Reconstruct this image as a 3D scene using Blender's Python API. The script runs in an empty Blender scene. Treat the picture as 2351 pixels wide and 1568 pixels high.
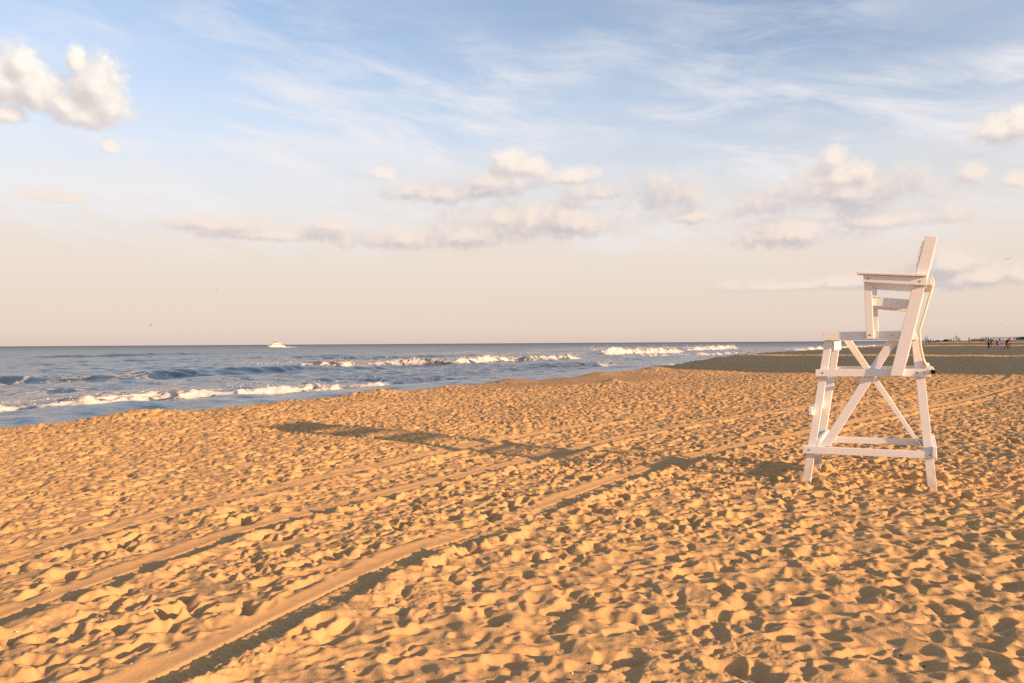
import bpy, bmesh, math, random
import numpy as np
from mathutils import Vector, Matrix

S = bpy.context.scene
COL = S.collection
R = math.radians
random.seed(7)
rng = np.random.default_rng(11)

# ------------------------------------------------------------------ camera, sky, sun, exposure
CAM_H = 1.5
FPX = 796.0                                   # focal length in pixels of a 1024 px wide picture
cam = bpy.data.cameras.new('camera')
cam.sensor_width = 36.0
cam.lens = FPX / 1024 * 36.0
cam.clip_start = 0.05
cam.clip_end = 120000
camo = bpy.data.objects.new('camera', cam)
COL.objects.link(camo)
ROLL = math.atan(0.00615)
camo.matrix_world = (Matrix.Translation((0, 0, CAM_H)) @ Matrix.Rotation(R(90) + math.atan(1.7 / FPX), 4, 'X')
                     @ Matrix.Rotation(-ROLL, 4, 'Z'))
S.camera = camo

SUN_EL, SUN_ALPHA = 13.0, 36.0                # shadows fall to the left and away
SUNV = Vector((math.cos(R(SUN_ALPHA)) * math.cos(R(SUN_EL)), -math.sin(R(SUN_ALPHA)) * math.cos(R(SUN_EL)), math.sin(R(SUN_EL))))
SHD = np.array([-math.cos(R(SUN_ALPHA)), math.sin(R(SUN_ALPHA))])
EXPO = 1.16
S.view_settings.view_transform = 'Standard'
S.view_settings.look = 'None'
S.view_settings.gamma = 1.0
S.view_settings.exposure = EXPO
S.view_settings.use_curve_mapping = False
sun = bpy.data.lights.new('sun', 'SUN')
sun.energy = 4.9
sun.angle = R(0.8)
sun.color = (1.0, 0.60, 0.32)
suno = bpy.data.objects.new('sun', sun)
suno.rotation_euler = SUNV.to_track_quat('Z', 'Y').to_euler()
suno.location = (60, -40, 40)
COL.objects.link(suno)

S.cycles.max_bounces = 6
S.cycles.diffuse_bounces = 3
S.cycles.glossy_bounces = 3
S.cycles.use_denoising = False


class NT:
    """small helper to write node trees as expressions"""
    def __init__(self, tree):
        self.t = tree
        self.n = tree.nodes
        self.l = tree.links

    def node(self, typ, **kw):
        n = self.n.new(typ)
        for k, v in kw.items():
            setattr(n, k, v)
        return n

    def put(self, sock, v):
        if v is None:
            return
        if isinstance(v, bpy.types.NodeSocket):
            self.l.new(v, sock)
        else:
            try:
                sock.default_value = v
            except Exception:
                sock.default_value = (*v, 1.0)

    def math(self, op, a, b=None, c=None, clamp=False):
        n = self.node('ShaderNodeMath', operation=op, use_clamp=clamp)
        self.put(n.inputs[0], a)
        if b is not None: self.put(n.inputs[1], b)
        if c is not None: self.put(n.inputs[2], c)
        return n.outputs[0]

    def vmath(self, op, a, b=None, c=None):
        n = self.node('ShaderNodeVectorMath', operation=op)
        self.put(n.inputs[0], a)
        if b is not None: self.put(n.inputs[3 if op == 'SCALE' else 1], b)
        if c is not None: self.put(n.inputs[2], c)
        return n.outputs['Value'] if op in ('LENGTH', 'DOT_PRODUCT', 'DISTANCE') else n.outputs[0]

    def smooth(self, v, a, b, lo=0.0, hi=1.0):
        n = self.node('ShaderNodeMapRange', interpolation_type='SMOOTHSTEP')
        for i, x in enumerate((v, a, b, lo, hi)):
            self.put(n.inputs[i], x)
        return n.outputs[0]

    def lin(self, v, a, b, lo=0.0, hi=1.0):
        n = self.node('ShaderNodeMapRange')
        for i, x in enumerate((v, a, b, lo, hi)):
            self.put(n.inputs[i], x)
        return n.outputs[0]

    def mix(self, f, a, b, blend='MIX'):
        n = self.node('ShaderNodeMix', data_type='RGBA', blend_type=blend)
        self.put(n.inputs[0], f)
        self.put(n.inputs[6], a)
        self.put(n.inputs[7], b)
        return n.outputs[2]

    def noise(self, vec, scale, detail=4, rough=0.5, dist=0.0, dims='3D'):
        n = self.node('ShaderNodeTexNoise', noise_dimensions=dims)
        if vec is not None: self.put(n.inputs['Vector'], vec)
        n.inputs['Scale'].default_value = scale
        n.inputs['Detail'].default_value = detail
        n.inputs['Roughness'].default_value = rough
        n.inputs['Distortion'].default_value = dist
        return n.outputs['Fac']

    def ramp(self, f, stops):
        n = self.node('ShaderNodeValToRGB')
        cr = n.color_ramp
        while len(cr.elements) < len(stops):
            cr.elements.new(0.5)
        for e, (p, c) in zip(cr.elements, stops):
            e.position = p
            e.color = (*c, 1)
        self.put(n.inputs[0], f)
        return n.outputs[0]

    def comb(self, x, y, z=0.0):
        n = self.node('ShaderNodeCombineXYZ')
        for i, v in enumerate((x, y, z)):
            self.put(n.inputs[i], v)
        return n.outputs[0]


def azel(x, y):
    """picture position (on a 2351 px wide copy) to azimuth and elevation of the sky direction, degrees"""
    xr, yr = x / 2.296, y / 2.296
    yh = 346.3 - 0.00615 * xr
    az = math.atan((xr - 512) / FPX)
    el = math.atan((yh - yr) / FPX * math.cos(az))
    return math.degrees(az), math.degrees(el), math.cos(az)


W = bpy.data.worlds.new('World')
S.world = W
W.use_nodes = True
W.cycles.sampling_method = 'NONE'
k = NT(W.node_tree)
k.n.clear()
SKY_STRENGTH = 0.1
KC = 1.0 / (SKY_STRENGTH * 2 ** EXPO)           # display-linear colour -> world colour


def kc(c, m=1.0):
    return tuple(x * KC * m for x in c)


gen = k.node('ShaderNodeTexCoord').outputs['Generated']
sep = k.node('ShaderNodeSeparateXYZ')
k.l.new(gen, sep.inputs[0])
sx, sy, sz = sep.outputs
AZ = k.math('MULTIPLY', k.math('ARCTAN2', sx, sy), 57.29578)
EL = k.math('MULTIPLY', k.math('ARCSINE', sz), 57.29578)
P = k.comb(AZ, EL, 0.0)
sky = k.node('ShaderNodeTexSky', sky_type='NISHITA')
sky.sun_disc = False
sky.sun_elevation = R(SUN_EL)
sky.sun_rotation = R(90 + SUN_ALPHA)
sky.altitude = 0
sky.air_density = 1.0
sky.dust_density = 1.0
sky.ozone_density = 2.0
base = k.mix(1.0, sky.outputs[0], (1.36, 1.11, 1.02, 1.0), 'MULTIPLY')
# thin veil of haze and cirrostratus low in the sky, the same all round
veil = k.ramp(k.lin(EL, -2.0, 26.0), [(0.07, kc((0.72, 0.57, 0.50))), (0.11, kc((0.80, 0.65, 0.55))), (0.28, kc((0.84, 0.73, 0.63))),
                                      (0.45, kc((0.83, 0.78, 0.75))), (0.66, kc((0.73, 0.76, 0.84))), (1.0, kc((0.52, 0.62, 0.80)))])
vn = k.noise(k.vmath('MULTIPLY', P, (0.035, 0.16, 1.0)), 1.0, 4, 0.55, 0.4)
vf = k.math('ADD', k.smooth(EL, 21.5, 6.5, 0.10, 0.97), k.math('MULTIPLY', k.math('SUBTRACT', vn, 0.5), k.smooth(EL, 6, 14, 0.0, 0.9)), clamp=True)
col = k.mix(vf, base, veil)
# cirrus streaks
warp = k.noise(k.vmath('MULTIPLY', P, (0.06, 0.10, 1.0)), 1.0, 2, 0.5)
cp = k.comb(k.math('MULTIPLY_ADD', EL, 0.06, k.math('MULTIPLY', AZ, 0.085)),
            k.math('ADD', k.math('MULTIPLY_ADD', AZ, 0.035, k.math('MULTIPLY', EL, 0.34)), k.math('MULTIPLY', warp, 1.3)), 2.0)
cn = k.noise(cp, 1.3, 7, 0.66, 0.35)
cm = k.noise(k.vmath('MULTIPLY_ADD', P, (0.055, 0.11, 1.0), (3.3, 1.7, 5.0)), 1.0, 2, 0.5)
ca = k.math('MULTIPLY', k.smooth(cn, 0.36, 0.74), k.smooth(cm, 0.34, 0.54))
ca = k.math('MULTIPLY', ca, k.math('MULTIPLY', k.smooth(EL, 4.5, 9.0, 0.0, 0.95), k.smooth(EL, 24.0, 15.0, 0.28, 1.0)), clamp=True)
col = k.mix(ca, col, kc((0.88, 0.86, 0.88)))

# cumulus: lobes given by their place in the sky, broken up with fractal noise, lit from the sun's side
DENSE = [(5, 190, 75, 85), (45, 150, 48, 48), (85, 215, 62, 62), (150, 245, 50, 36), (225, 205, 66, 70), (180, 140, 27, 44), (200, 270, 70, 40),
         (258, 245, 46, 62), (20, 265, 45, 28), (255, 343, 24, 22),
         (1170, 385, 45, 38), (1215, 388, 46, 34), (1150, 503, 36, 24), (1320, 408, 62, 22), (880, 402, 32, 17),
         (1912, 370, 34, 34), (1925, 410, 75, 34), (2300, 300, 66, 38), (2350, 285, 50, 34), (2232, 398, 40, 38), (2340, 415, 32, 22), (1222, 505, 25, 30)]
SOFT = [(1270, 515, 125, 34), (930, 552, 115, 22), (1080, 545, 70, 22), (495, 518, 105, 18), (620, 541, 130, 14), (755, 521, 42, 12),
        (1930, 445, 120, 42), (1790, 462, 95, 30), (1545, 452, 48, 34), (1820, 540, 100, 24), (2170, 608, 55, 28), (2275, 640, 110, 22), (1860, 655, 130, 14),
        (985, 445, 85, 20), (1100, 440, 60, 16), (1600, 498, 62, 14), (2040, 510, 130, 18), (1385, 445, 60, 22), (1150, 420, 90, 20), (2090, 650, 90, 16), (110, 452, 70, 8)]


def lobes(vec, lst, grow=1.0):
    out = None
    for (x, y, a, b) in lst:
        az, el, c = azel(x, y)
        ia = 1.0 / (a * 0.03136 * c * c * grow)
        ib = 1.0 / (b * 0.03136 * c * grow)
        d = k.vmath('MULTIPLY_ADD', vec, (ia, ib, 0.0), (-az * ia, -el * ib, 0.0))
        d = k.vmath('LENGTH', k.vmath('MAXIMUM', d, k.vmath('MULTIPLY', d, (-1.0, -1.7, 0.0))))   # flatter bases
        out = d if out is None else k.math('SMOOTH_MIN', out, d, 0.25)
    return out


def fbm(vec, s=0.36):
    return k.noise(vec, s, 8, 0.56, 0.25)


far = k.smooth(k.math('ABSOLUTE', AZ), 40, 50)      # the sky goes on with clouds of its own beyond the picture
gc = k.math('MULTIPLY', k.smooth(k.noise(k.vmath('MULTIPLY', P, (0.06, 0.13, 1)), 1.0, 2, 0.5), 0.56, 0.72, -2.0, 0.8), k.math('MULTIPLY', far, k.smooth(EL, 2, 8)))
gc = k.math('ADD', gc, k.math('MULTIPLY', k.math('SUBTRACT', far, 1.0), 3.0))
P2 = k.vmath('ADD', P, (0.55, 0.7, 0.0))
n1 = fbm(P)
n2 = fbm(P2)
def puff(vec):
    return k.math('SUBTRACT', 1.0, k.math('ABSOLUTE', k.math('MULTIPLY_ADD', k.noise(vec, 0.95, 4, 0.55), 2.6, -1.3)))


fine = k.noise(P, 1.6, 5, 0.6)
n1 = k.math('MULTIPLY_ADD', puff(P), 0.16, k.math('MULTIPLY', n1, 0.85))
n2 = k.math('MULTIPLY_ADD', puff(P2), 0.16, k.math('MULTIPLY', n2, 0.85))


def density(vec, n, lst, grow, amp):
    d = k.math('SUBTRACT', 1.0, lobes(vec, lst, grow))
    if lst is DENSE:
        d = k.math('MAXIMUM', d, gc)
    return k.math('ADD', d, k.math('MULTIPLY', k.math('SUBTRACT', n, 0.5), amp))


# soft, thin low cumulus first
sd = density(P, n1, SOFT, 1.8, 2.8)
ss = k.math('SUBTRACT', sd, density(P2, n2, SOFT, 1.8, 2.8))
sa = k.smooth(k.math('ADD', sd, k.math('MULTIPLY', k.math('SUBTRACT', fine, 0.5), 0.6)), -0.10, 1.05, 0.0, 0.78)
lit = k.smooth(ss, -0.45, 0.75)
scol = k.mix(lit, kc((0.56, 0.51, 0.54)), kc((0.95, 0.80, 0.70)))
col = k.mix(sa, col, scol)
dd = density(P, n1, DENSE, 1.3, 1.7)
ds = k.math('SUBTRACT', dd, density(P2, n2, DENSE, 1.3, 1.7))
da = k.smooth(k.math('ADD', dd, k.math('MULTIPLY', k.math('SUBTRACT', fine, 0.5), 0.7)), k.smooth(EL, 9, 15, -0.1, 0.02), k.smooth(EL, 9, 15, 0.95, 0.6))
da = k.math('MULTIPLY', da, k.smooth(EL, 8.5, 17.0, 0.68, 0.99))
dl = k.smooth(k.math('ADD', ds, k.math('MULTIPLY', k.math('SUBTRACT', fine, 0.5), 0.5)), -0.5, 0.7)
dcol = k.mix(dl, k.mix(k.smooth(EL, 8, 18), kc((0.62, 0.53, 0.53)), kc((0.74, 0.66, 0.62))), k.mix(k.smooth(EL, 8, 18), kc((1.0, 0.84, 0.70)), kc((1.06, 0.99, 0.90))))
col = k.mix(da, col, dcol)
bg = k.node('ShaderNodeBackground')
k.l.new(col, bg.inputs[0])
bg.inputs[1].default_value = SKY_STRENGTH
wo = k.node('ShaderNodeOutputWorld')
k.l.new(bg.outputs[0], wo.inputs[0])


# ------------------------------------------------------------------ small helpers
def material(name, color=(0.5, 0.5, 0.5), rough=0.6, vary=0.12, scale=8.0, spec=0.3, metallic=0.0, bump=0.0, bscale=60.0):
    m = bpy.data.materials.new(name)
    m.use_nodes = True
    q = NT(m.node_tree)
    b = m.node_tree.nodes['Principled BSDF']
    tc = q.node('ShaderNodeTexCoord').outputs['Object']
    n = q.noise(tc, scale, 4, 0.6)
    c2 = tuple(x * (1 - vary) for x in color)
    c3 = tuple(min(1, x * (1 + vary)) for x in color)
    q.put(b.inputs['Base Color'], q.mix(n, (*c2, 1), (*c3, 1)))
    b.inputs['Roughness'].default_value = rough
    b.inputs['Specular IOR Level'].default_value = spec
    b.inputs['Metallic'].default_value = metallic
    if bump:
        bn = q.node('ShaderNodeBump')
        bn.inputs['Strength'].default_value = bump
        bn.inputs['Distance'].default_value = 0.01
        q.put(bn.inputs['Height'], q.noise(tc, bscale, 4, 0.6))
        q.l.new(bn.outputs[0], b.inputs['Normal'])
    return m


def obj(name, me, mat=None, parent=None, kind=None, label=None, cat=None, group=None, smooth=False):
    if isinstance(me, bmesh.types.BMesh):
        bm = me
        me = bpy.data.meshes.new(name)
        bmesh.ops.recalc_face_normals(bm, faces=bm.faces)
        bm.to_mesh(me)
        bm.free()
    if smooth:
        me.polygons.foreach_set('use_smooth', [True] * len(me.polygons))
    if mat is not None and not me.materials:
        me.materials.append(mat)
    o = bpy.data.objects.new(name, me)
    COL.objects.link(o)
    if parent: o.parent = parent
    tag(o, label, cat, group, kind)
    return o


def tag(o, label=None, cat=None, group=None, kind=None):
    if label: o['label'] = label
    if cat: o['category'] = cat
    if group: o['group'] = group
    if kind: o['kind'] = kind
    return o


def thing(name, label, cat, loc=(0, 0, 0), rz=0.0, group=None, scale=1.0):
    o = bpy.data.objects.new(name, None)
    o.empty_display_size = 0.2
    o.location = loc
    o.rotation_euler = (0, 0, rz)
    o.scale = (scale,) * 3
    COL.objects.link(o)
    return tag(o, label, cat, group)


def copy_tree(o, parent=None):
    c = o.copy()
    COL.objects.link(c)
    c.parent = parent
    for ch in o.children:
        copy_tree(ch, c)
    return c


def grid_mesh(name, V, faces):
    me = bpy.data.meshes.new(name)
    used = np.zeros(len(V), bool)
    used[faces.ravel()] = True
    idx = np.cumsum(used) - 1
    V = V[used]
    faces = idx[faces]
    me.vertices.add(len(V))
    me.vertices.foreach_set('co', V.astype(np.float32).ravel())
    me.loops.add(faces.size)
    me.loops.foreach_set('vertex_index', faces.astype(np.int32).ravel())
    me.polygons.add(len(faces))
    me.polygons.foreach_set('loop_start', np.arange(0, faces.size, 4, dtype=np.int32))
    me.polygons.foreach_set('use_smooth', np.ones(len(faces), bool))
    me.update(calc_edges=True)
    return me, used


def float_attr(me, name, vals):
    a = me.attributes.new(name, 'FLOAT', 'POINT')
    a.data.foreach_set('value', vals.astype(np.float32))


def poly_dist(X, Y, pts, with_s=True):
    """signed distance to a polyline (positive on its right-hand side) and distance along it"""
    best = np.full(X.shape, 1e18)
    sd = np.zeros(X.shape)
    al = np.zeros(X.shape)
    acc = 0.0
    for (x0, y0), (x1, y1) in zip(pts[:-1], pts[1:]):
        dx, dy = x1 - x0, y1 - y0
        L = math.hypot(dx, dy)
        t = np.clip(((X - x0) * dx + (Y - y0) * dy) / (L * L), 0, 1)
        ex, ey = X - x0 - t * dx, Y - y0 - t * dy
        d2 = ex * ex + ey * ey
        m = d2 < best
        best[m] = d2[m]
        sgn = np.sign(ex * dy - ey * dx)
        sd[m] = (np.sqrt(d2) * np.where(sgn == 0, 1, sgn))[m]
        al[m] = (acc + t * L)[m]
        acc += L
    return sd, al


def smoothpts(pts, n=6):
    """Catmull-Rom refinement of a polyline"""
    p = [np.array(q, float) for q in pts]
    p = [2 * p[0] - p[1]] + p + [2 * p[-1] - p[-2]]
    out = []
    for i in range(1, len(p) - 2):
        for j in range(n):
            t = j / n
            a, b, c, d = p[i - 1], p[i], p[i + 1], p[i + 2]
            out.append(tuple(0.5 * ((2 * b) + (c - a) * t + (2 * a - 5 * b + 4 * c - d) * t * t + (3 * b - a - 3 * c + d) * t ** 3)))
    out.append(tuple(p[-2]))
    return out


def sstep(a, b, x):
    t = np.clip((x - a) / (b - a), 0, 1)
    return t * t * (3 - 2 * t)


def fft_noise(N, res, lo, hi, power=0.0, seed=0, stretch=(1.0, 1.0)):
    """periodic random field with wavelengths between lo and hi metres, unit deviation"""
    g = np.random.default_rng(seed)
    fx = np.fft.fftfreq(N, res)[:, None] * stretch[0]
    fy = np.fft.rfftfreq(N, res)[None, :] * stretch[1]
    f = np.hypot(fx, fy)
    a = np.where((f > 1 / hi) & (f < 1 / lo), np.maximum(f, 1e-9) ** (-1 - power), 0)
    ph = g.normal(size=a.shape) + 1j * g.normal(size=a.shape)
    h = np.fft.irfft2(a * ph, s=(N, N))
    return h / h.std()


def sample(T, res, X, Y):
    N = T.shape[0]
    x = (X / res) % N
    y = (Y / res) % N
    i = np.floor(x).astype(np.int32)
    j = np.floor(y).astype(np.int32)
    fx = (x - i).astype(np.float32)
    fy = (y - j).astype(np.float32)
    i %= N
    j %= N
    i1 = (i + 1) % N
    j1 = (j + 1) % N
    return (T[i, j] * (1 - fx) + T[i1, j] * fx) * (1 - fy) + (T[i, j1] * (1 - fx) + T[i1, j1] * fx) * fy


# ------------------------------------------------------------------ the lie of the land
CREST = smoothpts([(-34, -30), (-17.2, 0), (-9.0, 14), (-6.7, 18), (-2.5, 26), (7.9, 44), (27, 91), (57, 144), (112, 240), (155, 310), (205, 385), (260, 460), (420, 690), (660, 1040), (1300, 1950)], 5)
SEA_Z = -1.2


def land_z(X, Y, s):
    D = np.hypot(X, Y)
    far_z = np.interp(D, [0, 75, 118, 250, 300, 345, 430, 700], [0, 0, 0.12, 0.45, 0.85, 1.2, 1.45, 1.5])
    wv = 0.03 * np.sin(X * 0.55 + Y * 0.21 + 1.0) + 0.025 * np.sin(Y * 0.33 - X * 0.17 + 0.4) + 0.02 * np.sin(X * 1.1 - Y * 0.7)
    inl = far_z * sstep(-1.0, 14.0, s) + wv * sstep(-1, 3, s)
    berm = 0.05 * np.exp(-((s - 1.0) / 1.6) ** 2)
    sl = np.where(s < 0, -0.165 * (np.sqrt(s * s + 0.5) - 0.7), 0)
    sl = np.where(sl < -3.0, -3.0 + (sl + 3.0) * 0.02, sl)
    return inl + berm + sl


# ------------------------------------------------------------------ trodden sand: one periodic tile, 12.3 m across
TN, TR = 1536, 0.008
T = 0.004 * fft_noise(TN, TR, 0.35, 2.2, 0.4, 3)
T -= 0.006 * np.abs(fft_noise(TN, TR, 0.16, 0.6, 0.3, 4, (1.0, 0.6)))
zone = fft_noise(TN, TR, 0.9, 5.0, 0.5, 5)
gg = np.random.default_rng(21)


def stamp(T, cx, cy, L, Wd, ang, depth, rim, skew):
    r = int(max(L, Wd) * 1.7 / TR) + 2
    ii = np.arange(-r, r + 1)
    gx, gy = np.meshgrid(ii * TR, ii * TR, indexing='ij')
    ca, sa = math.cos(ang), math.sin(ang)
    u = (gx * ca + gy * sa) / L
    v = (-gx * sa + gy * ca) / (Wd * (1 + 0.28 * u - (0.38 * np.exp(-((u + 0.15) / 0.33) ** 2) if L > 1.9 * Wd else 0)))
    d = np.sqrt(u * u + v * v + 1e-9)
    w = 1 - sstep(0.60, 1.0, d)
    ring = np.exp(-((d - 1.1) / 0.24) ** 2) * (1 + skew * u)
    I = (int(cx) + ii) % TN
    J = (int(cy) + ii) % TN
    sub = T[np.ix_(I, J)]
    m = (sub * w).sum() / w.sum()
    sub = sub * (1 - 0.85 * w) + 0.85 * w * (m - depth * (1 + 0.35 * u)) + rim * ring
    T[np.ix_(I, J)] = sub


for i in range(7000):
    sc = float(np.clip(math.exp(gg.normal() * 0.33), 0.5, 2.1))
    el_ = gg.choice([1.0, 1.0, 1.25, 1.6])
    stamp(T, gg.integers(TN), gg.integers(TN), 0.082 * sc * el_, 0.048 * sc * gg.uniform(0.8, 1.5), gg.uniform(0, 2 * math.pi),
          0.024 * gg.uniform(0.35, 1.4) * sc, 0.0085 * gg.uniform(0.2, 1.4), gg.uniform(-0.7, 0.7))
ff_ = np.hypot(np.fft.fftfreq(TN, TR)[:, None], np.fft.rfftfreq(TN, TR)[None, :])
T = np.fft.irfft2(np.fft.rfft2(T) * (0.25 + 0.75 * sstep(0.5, 1.6, ff_)), s=(TN, TN))


def blur(T, n):
    for _ in range(n):
        T = (np.roll(T, 1, 0) + 2 * T + np.roll(T, -1, 0)) / 4
        T = (np.roll(T, 1, 1) + 2 * T + np.roll(T, -1, 1)) / 4
    return T


w1, w2 = fft_noise(TN, TR, 0.12, 0.7, 0.5, 61), fft_noise(TN, TR, 0.12, 0.7, 0.5, 62)
gi, gj = np.meshgrid(np.arange(TN) * TR, np.arange(TN) * TR, indexing='ij')
T = sample(T, TR, gi + 0.016 * w1, gj + 0.016 * w2).astype(float)
# wind-softened ground with crumbly zones
Ts = blur(T.copy(), 2)
crumb = sstep(0.1, 1.5, zone)
clod = np.maximum(fft_noise(TN, TR, 0.025, 0.10, 0.2, 8), 0) * 0.0045
for i in range(9000):
    cx, cy = gg.integers(TN), gg.integers(TN)
    if gg.random() > 0.10 + 0.9 * crumb[cx, cy]:
        continue
    r = gg.uniform(0.012, 0.032)
    n = int(r / TR) + 1
    ii = np.arange(-n, n + 1)
    gx, gy = np.meshgrid(ii * TR, ii * TR, indexing='ij')
    b = np.clip(1 - (gx ** 2 * gg.uniform(.8, 1.6) + gy ** 2 * gg.uniform(.8, 1.6)) / r ** 2, 0, 1) ** 0.6 * r * gg.uniform(0.3, 0.75)
    I, J = (cx + ii) % TN, (cy + ii) % TN
    Ts[np.ix_(I, J)] = np.maximum(Ts[np.ix_(I, J)], Ts[cx, cy] + b)
T = Ts * (1 - 0.6 * crumb) + crumb * 0.6 * blur(T.copy(), 1) + clod * (0.16 + crumb)
# let the steepest slopes slump to the angle of repose
lim = TR * 0.66
for _ in range(14):
    for axis in (0, 1):
        g = np.roll(T, -1, axis) - T
        ex = np.clip(np.abs(g) - lim, 0, None) * np.sign(g) * 0.25
        T += ex
        T -= np.roll(ex, 1, axis)
T = (T - T.mean()).astype(np.float32)
TSOFT = blur(T.astype(float), 2).astype(np.float32)       # older prints, rounded by the wind

TRACK_A = smoothpts([(-2.15, 2.0), (-1.45, 3.53), (-1.115, 4.29), (-.66, 5.37), (-.21, 6.0), (.457, 7.26), (2.05, 10), (3.79, 12.04), (5.76, 13.9), (9.64, 18.4), (11.6, 20.4), (13.5, 22.4), (16.7, 26), (24, 35)])
TRACK_B = smoothpts([(-3.6, 2.2), (-2.73, 4.25), (-2.45, 5.11), (-2.01, 6.39), (-1.18, 7.83), (.77, 11.25), (2.45, 13.8), (5.6, 16.9), (11.2, 22.0), (14.1, 25), (20.3, 32.7), (26, 42)])
TRACK_E = smoothpts([(-4.7, 3.0), (-3.75, 4.9), (-3.3, 6.2), (-2.7, 7.7), (-1.7, 9.6), (-.2, 12.6), (2.0, 15.8)])
TRACK_C = smoothpts([(36.7, 62), (30.5, 49.7), (25, 40), (21.5, 33), (19.5, 26), (19, 20)])
TRACK_D = smoothpts([(38.6, 62), (32.4, 49), (26.8, 39.5), (23.4, 32.5), (21.4, 26), (20.8, 20)])


LEG_FEET = [(3.15 + u * math.cos(R(27)) + v * math.sin(R(27)), 8.53 - u * math.sin(R(27)) + v * math.cos(R(27))) for u in (-.01, 1.19) for v in (.025, .995)]


def relief(X, Y, s, detail=True):
    """height of prints, clods and tyre ruts, plus masks"""
    a1, a2 = 0.6, 2.3
    h1 = sample(T, TR, 1.48 * (X * math.cos(a1) + Y * math.sin(a1)) + 3.1, 1.48 * (-X * math.sin(a1) + Y * math.cos(a1)) + 1.7)
    h2 = sample(T, TR, 1.36 * (X * math.cos(a2) + Y * math.sin(a2)) + 5.1, 1.36 * (-X * math.sin(a2) + Y * math.cos(a2)) + 9.7)
    mixm = sstep(-0.3, 0.3, np.sin(X * 0.21 + 0.7 * np.sin(Y * 0.13)) + np.sin(Y * 0.17 + X * 0.05 + 2.0))
    h = (h1 * (1 - mixm) + h2 * 1.1 * mixm) * 0.92
    h3 = sample(TSOFT, TR, 1.0 * (X * math.cos(1.4) + Y * math.sin(1.4)) + 7.3, 1.0 * (-X * math.sin(1.4) + Y * math.cos(1.4)) + 2.2)
    soft = sstep(0.15, 0.95, 0.5 + 0.30 * np.sin(X * 0.9 + 1.1 * np.sin(Y * 0.6)) + 0.35 * np.sin(Y * 0.55 - X * 0.3 + 0.5) + 0.35 * (sstep(7.5, 5.0, np.hypot(X - 1.5, Y)) - 0.5))
    soft = soft * sstep(16, 8, np.hypot(X, Y))
    h = h * (1 - 0.45 * soft) + h3 * 1.15 * 0.45 * soft
    D = np.hypot(X, Y)
    amp = np.interp(D, [0, 5, 9, 16, 40, 120], [1.0, 1.0, 1.2, 1.5, 1.7, 1.7])
    # firm, damp patch by the water with a dug mound
    dp = np.exp(-(((X - 3.0) * 0.86 - (Y - 32) * 0.5) / 2.6) ** 2 - (((X - 3.0) * 0.5 + (Y - 32) * 0.86) / 7.5) ** 2)
    damp = sstep(0.25, 0.7, dp)
    amp = amp * (1 - 0.75 * damp) * sstep(-2.2, -0.2, s)
    h = h * amp
    mound = 0.13 * np.exp(-(((X - 3.75) / 0.38) ** 2 + ((Y - 29.3) / 0.5) ** 2)) * (1 + 0.25 * np.sin(X * 9) * np.sin(Y * 8))
    h = h + mound
    near_crest = np.exp(-((s - 0.2) / 0.9) ** 2) * (D > 8)
    h = h + near_crest * 0.07 * np.maximum(0, np.sin(X * 1.7 + Y * 0.9) + np.sin(Y * 1.3 - X * 0.6 + 1))
    for pts, fade in ((TRACK_A, (6.0, 7.0)), (TRACK_B, None), (TRACK_C, None), (TRACK_D, None), (TRACK_E, None)):
        sd, al = poly_dist(X, Y, pts)
        m = 1 - sstep(0.20, 0.32, np.abs(sd + 0.03 * np.sin(al * 2.1) + 0.015 * np.sin(al * 5.3)))
        if fade:
            m = m * (1 - 0.8 * np.exp(-((D - 6.55) / 0.42) ** 2))
        m = m * sstep(0.0, 0.5, al) * (0.8 if pts is TRACK_E else 1.0)
        jag = sample(T, TR, X * 1.3 + 2.0, Y * 1.3)
        prof = -0.006 - 0.013 * sstep(-0.20, 0.03, sd) + (0.044 + 0.9 * jag) * sstep(0.08, 0.17, sd) + 0.018 * np.exp(-((sd + 0.25) / 0.06) ** 2)
        prof = prof - 0.010 * np.exp(-((sd + 0.085 + 0.012 * np.sin(al * 3.0)) / 0.014) ** 2)
        prof = prof - 0.005 * np.exp(-((sd + 0.02) / 0.012) ** 2)
        tread = 0.0032 * np.sign(np.sin(al * 2 * math.pi / 0.062 + 45 * np.abs(sd))) * np.exp(-((sd - 0.01) / 0.085) ** 4)
        h = h * (1 - m * 0.95) + m * (prof + tread * (D < 14))
        bank = np.exp(-((sd - 0.24) / 0.08) ** 2) * sstep(0, .5, al)
        h = h + bank * (0.008 + 0.4 * jag) * (1.0 - (0 if not fade else 0.8) * np.exp(-((D - 6.55) / 0.42) ** 2))
    # scoured and heaped sand round the chair legs
    for lx, ly in LEG_FEET:
        d = np.hypot(X - lx, Y - ly)
        h = h + 0.035 * np.exp(-((d - 0.15) / 0.06) ** 2) * (1 + 0.6 * np.sin(5 * np.arctan2(Y - ly, X - lx))) - 0.03 * np.exp(-(d / 0.10) ** 2)
    return h, damp


def ground_z(x, y):
    X = np.array([float(x)])
    Y = np.array([float(y)])
    s, _ = poly_dist(X, Y, CREST)
    h, _ = relief(X, Y, s)
    return float((land_z(X, Y, s) + h)[0])


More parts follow.
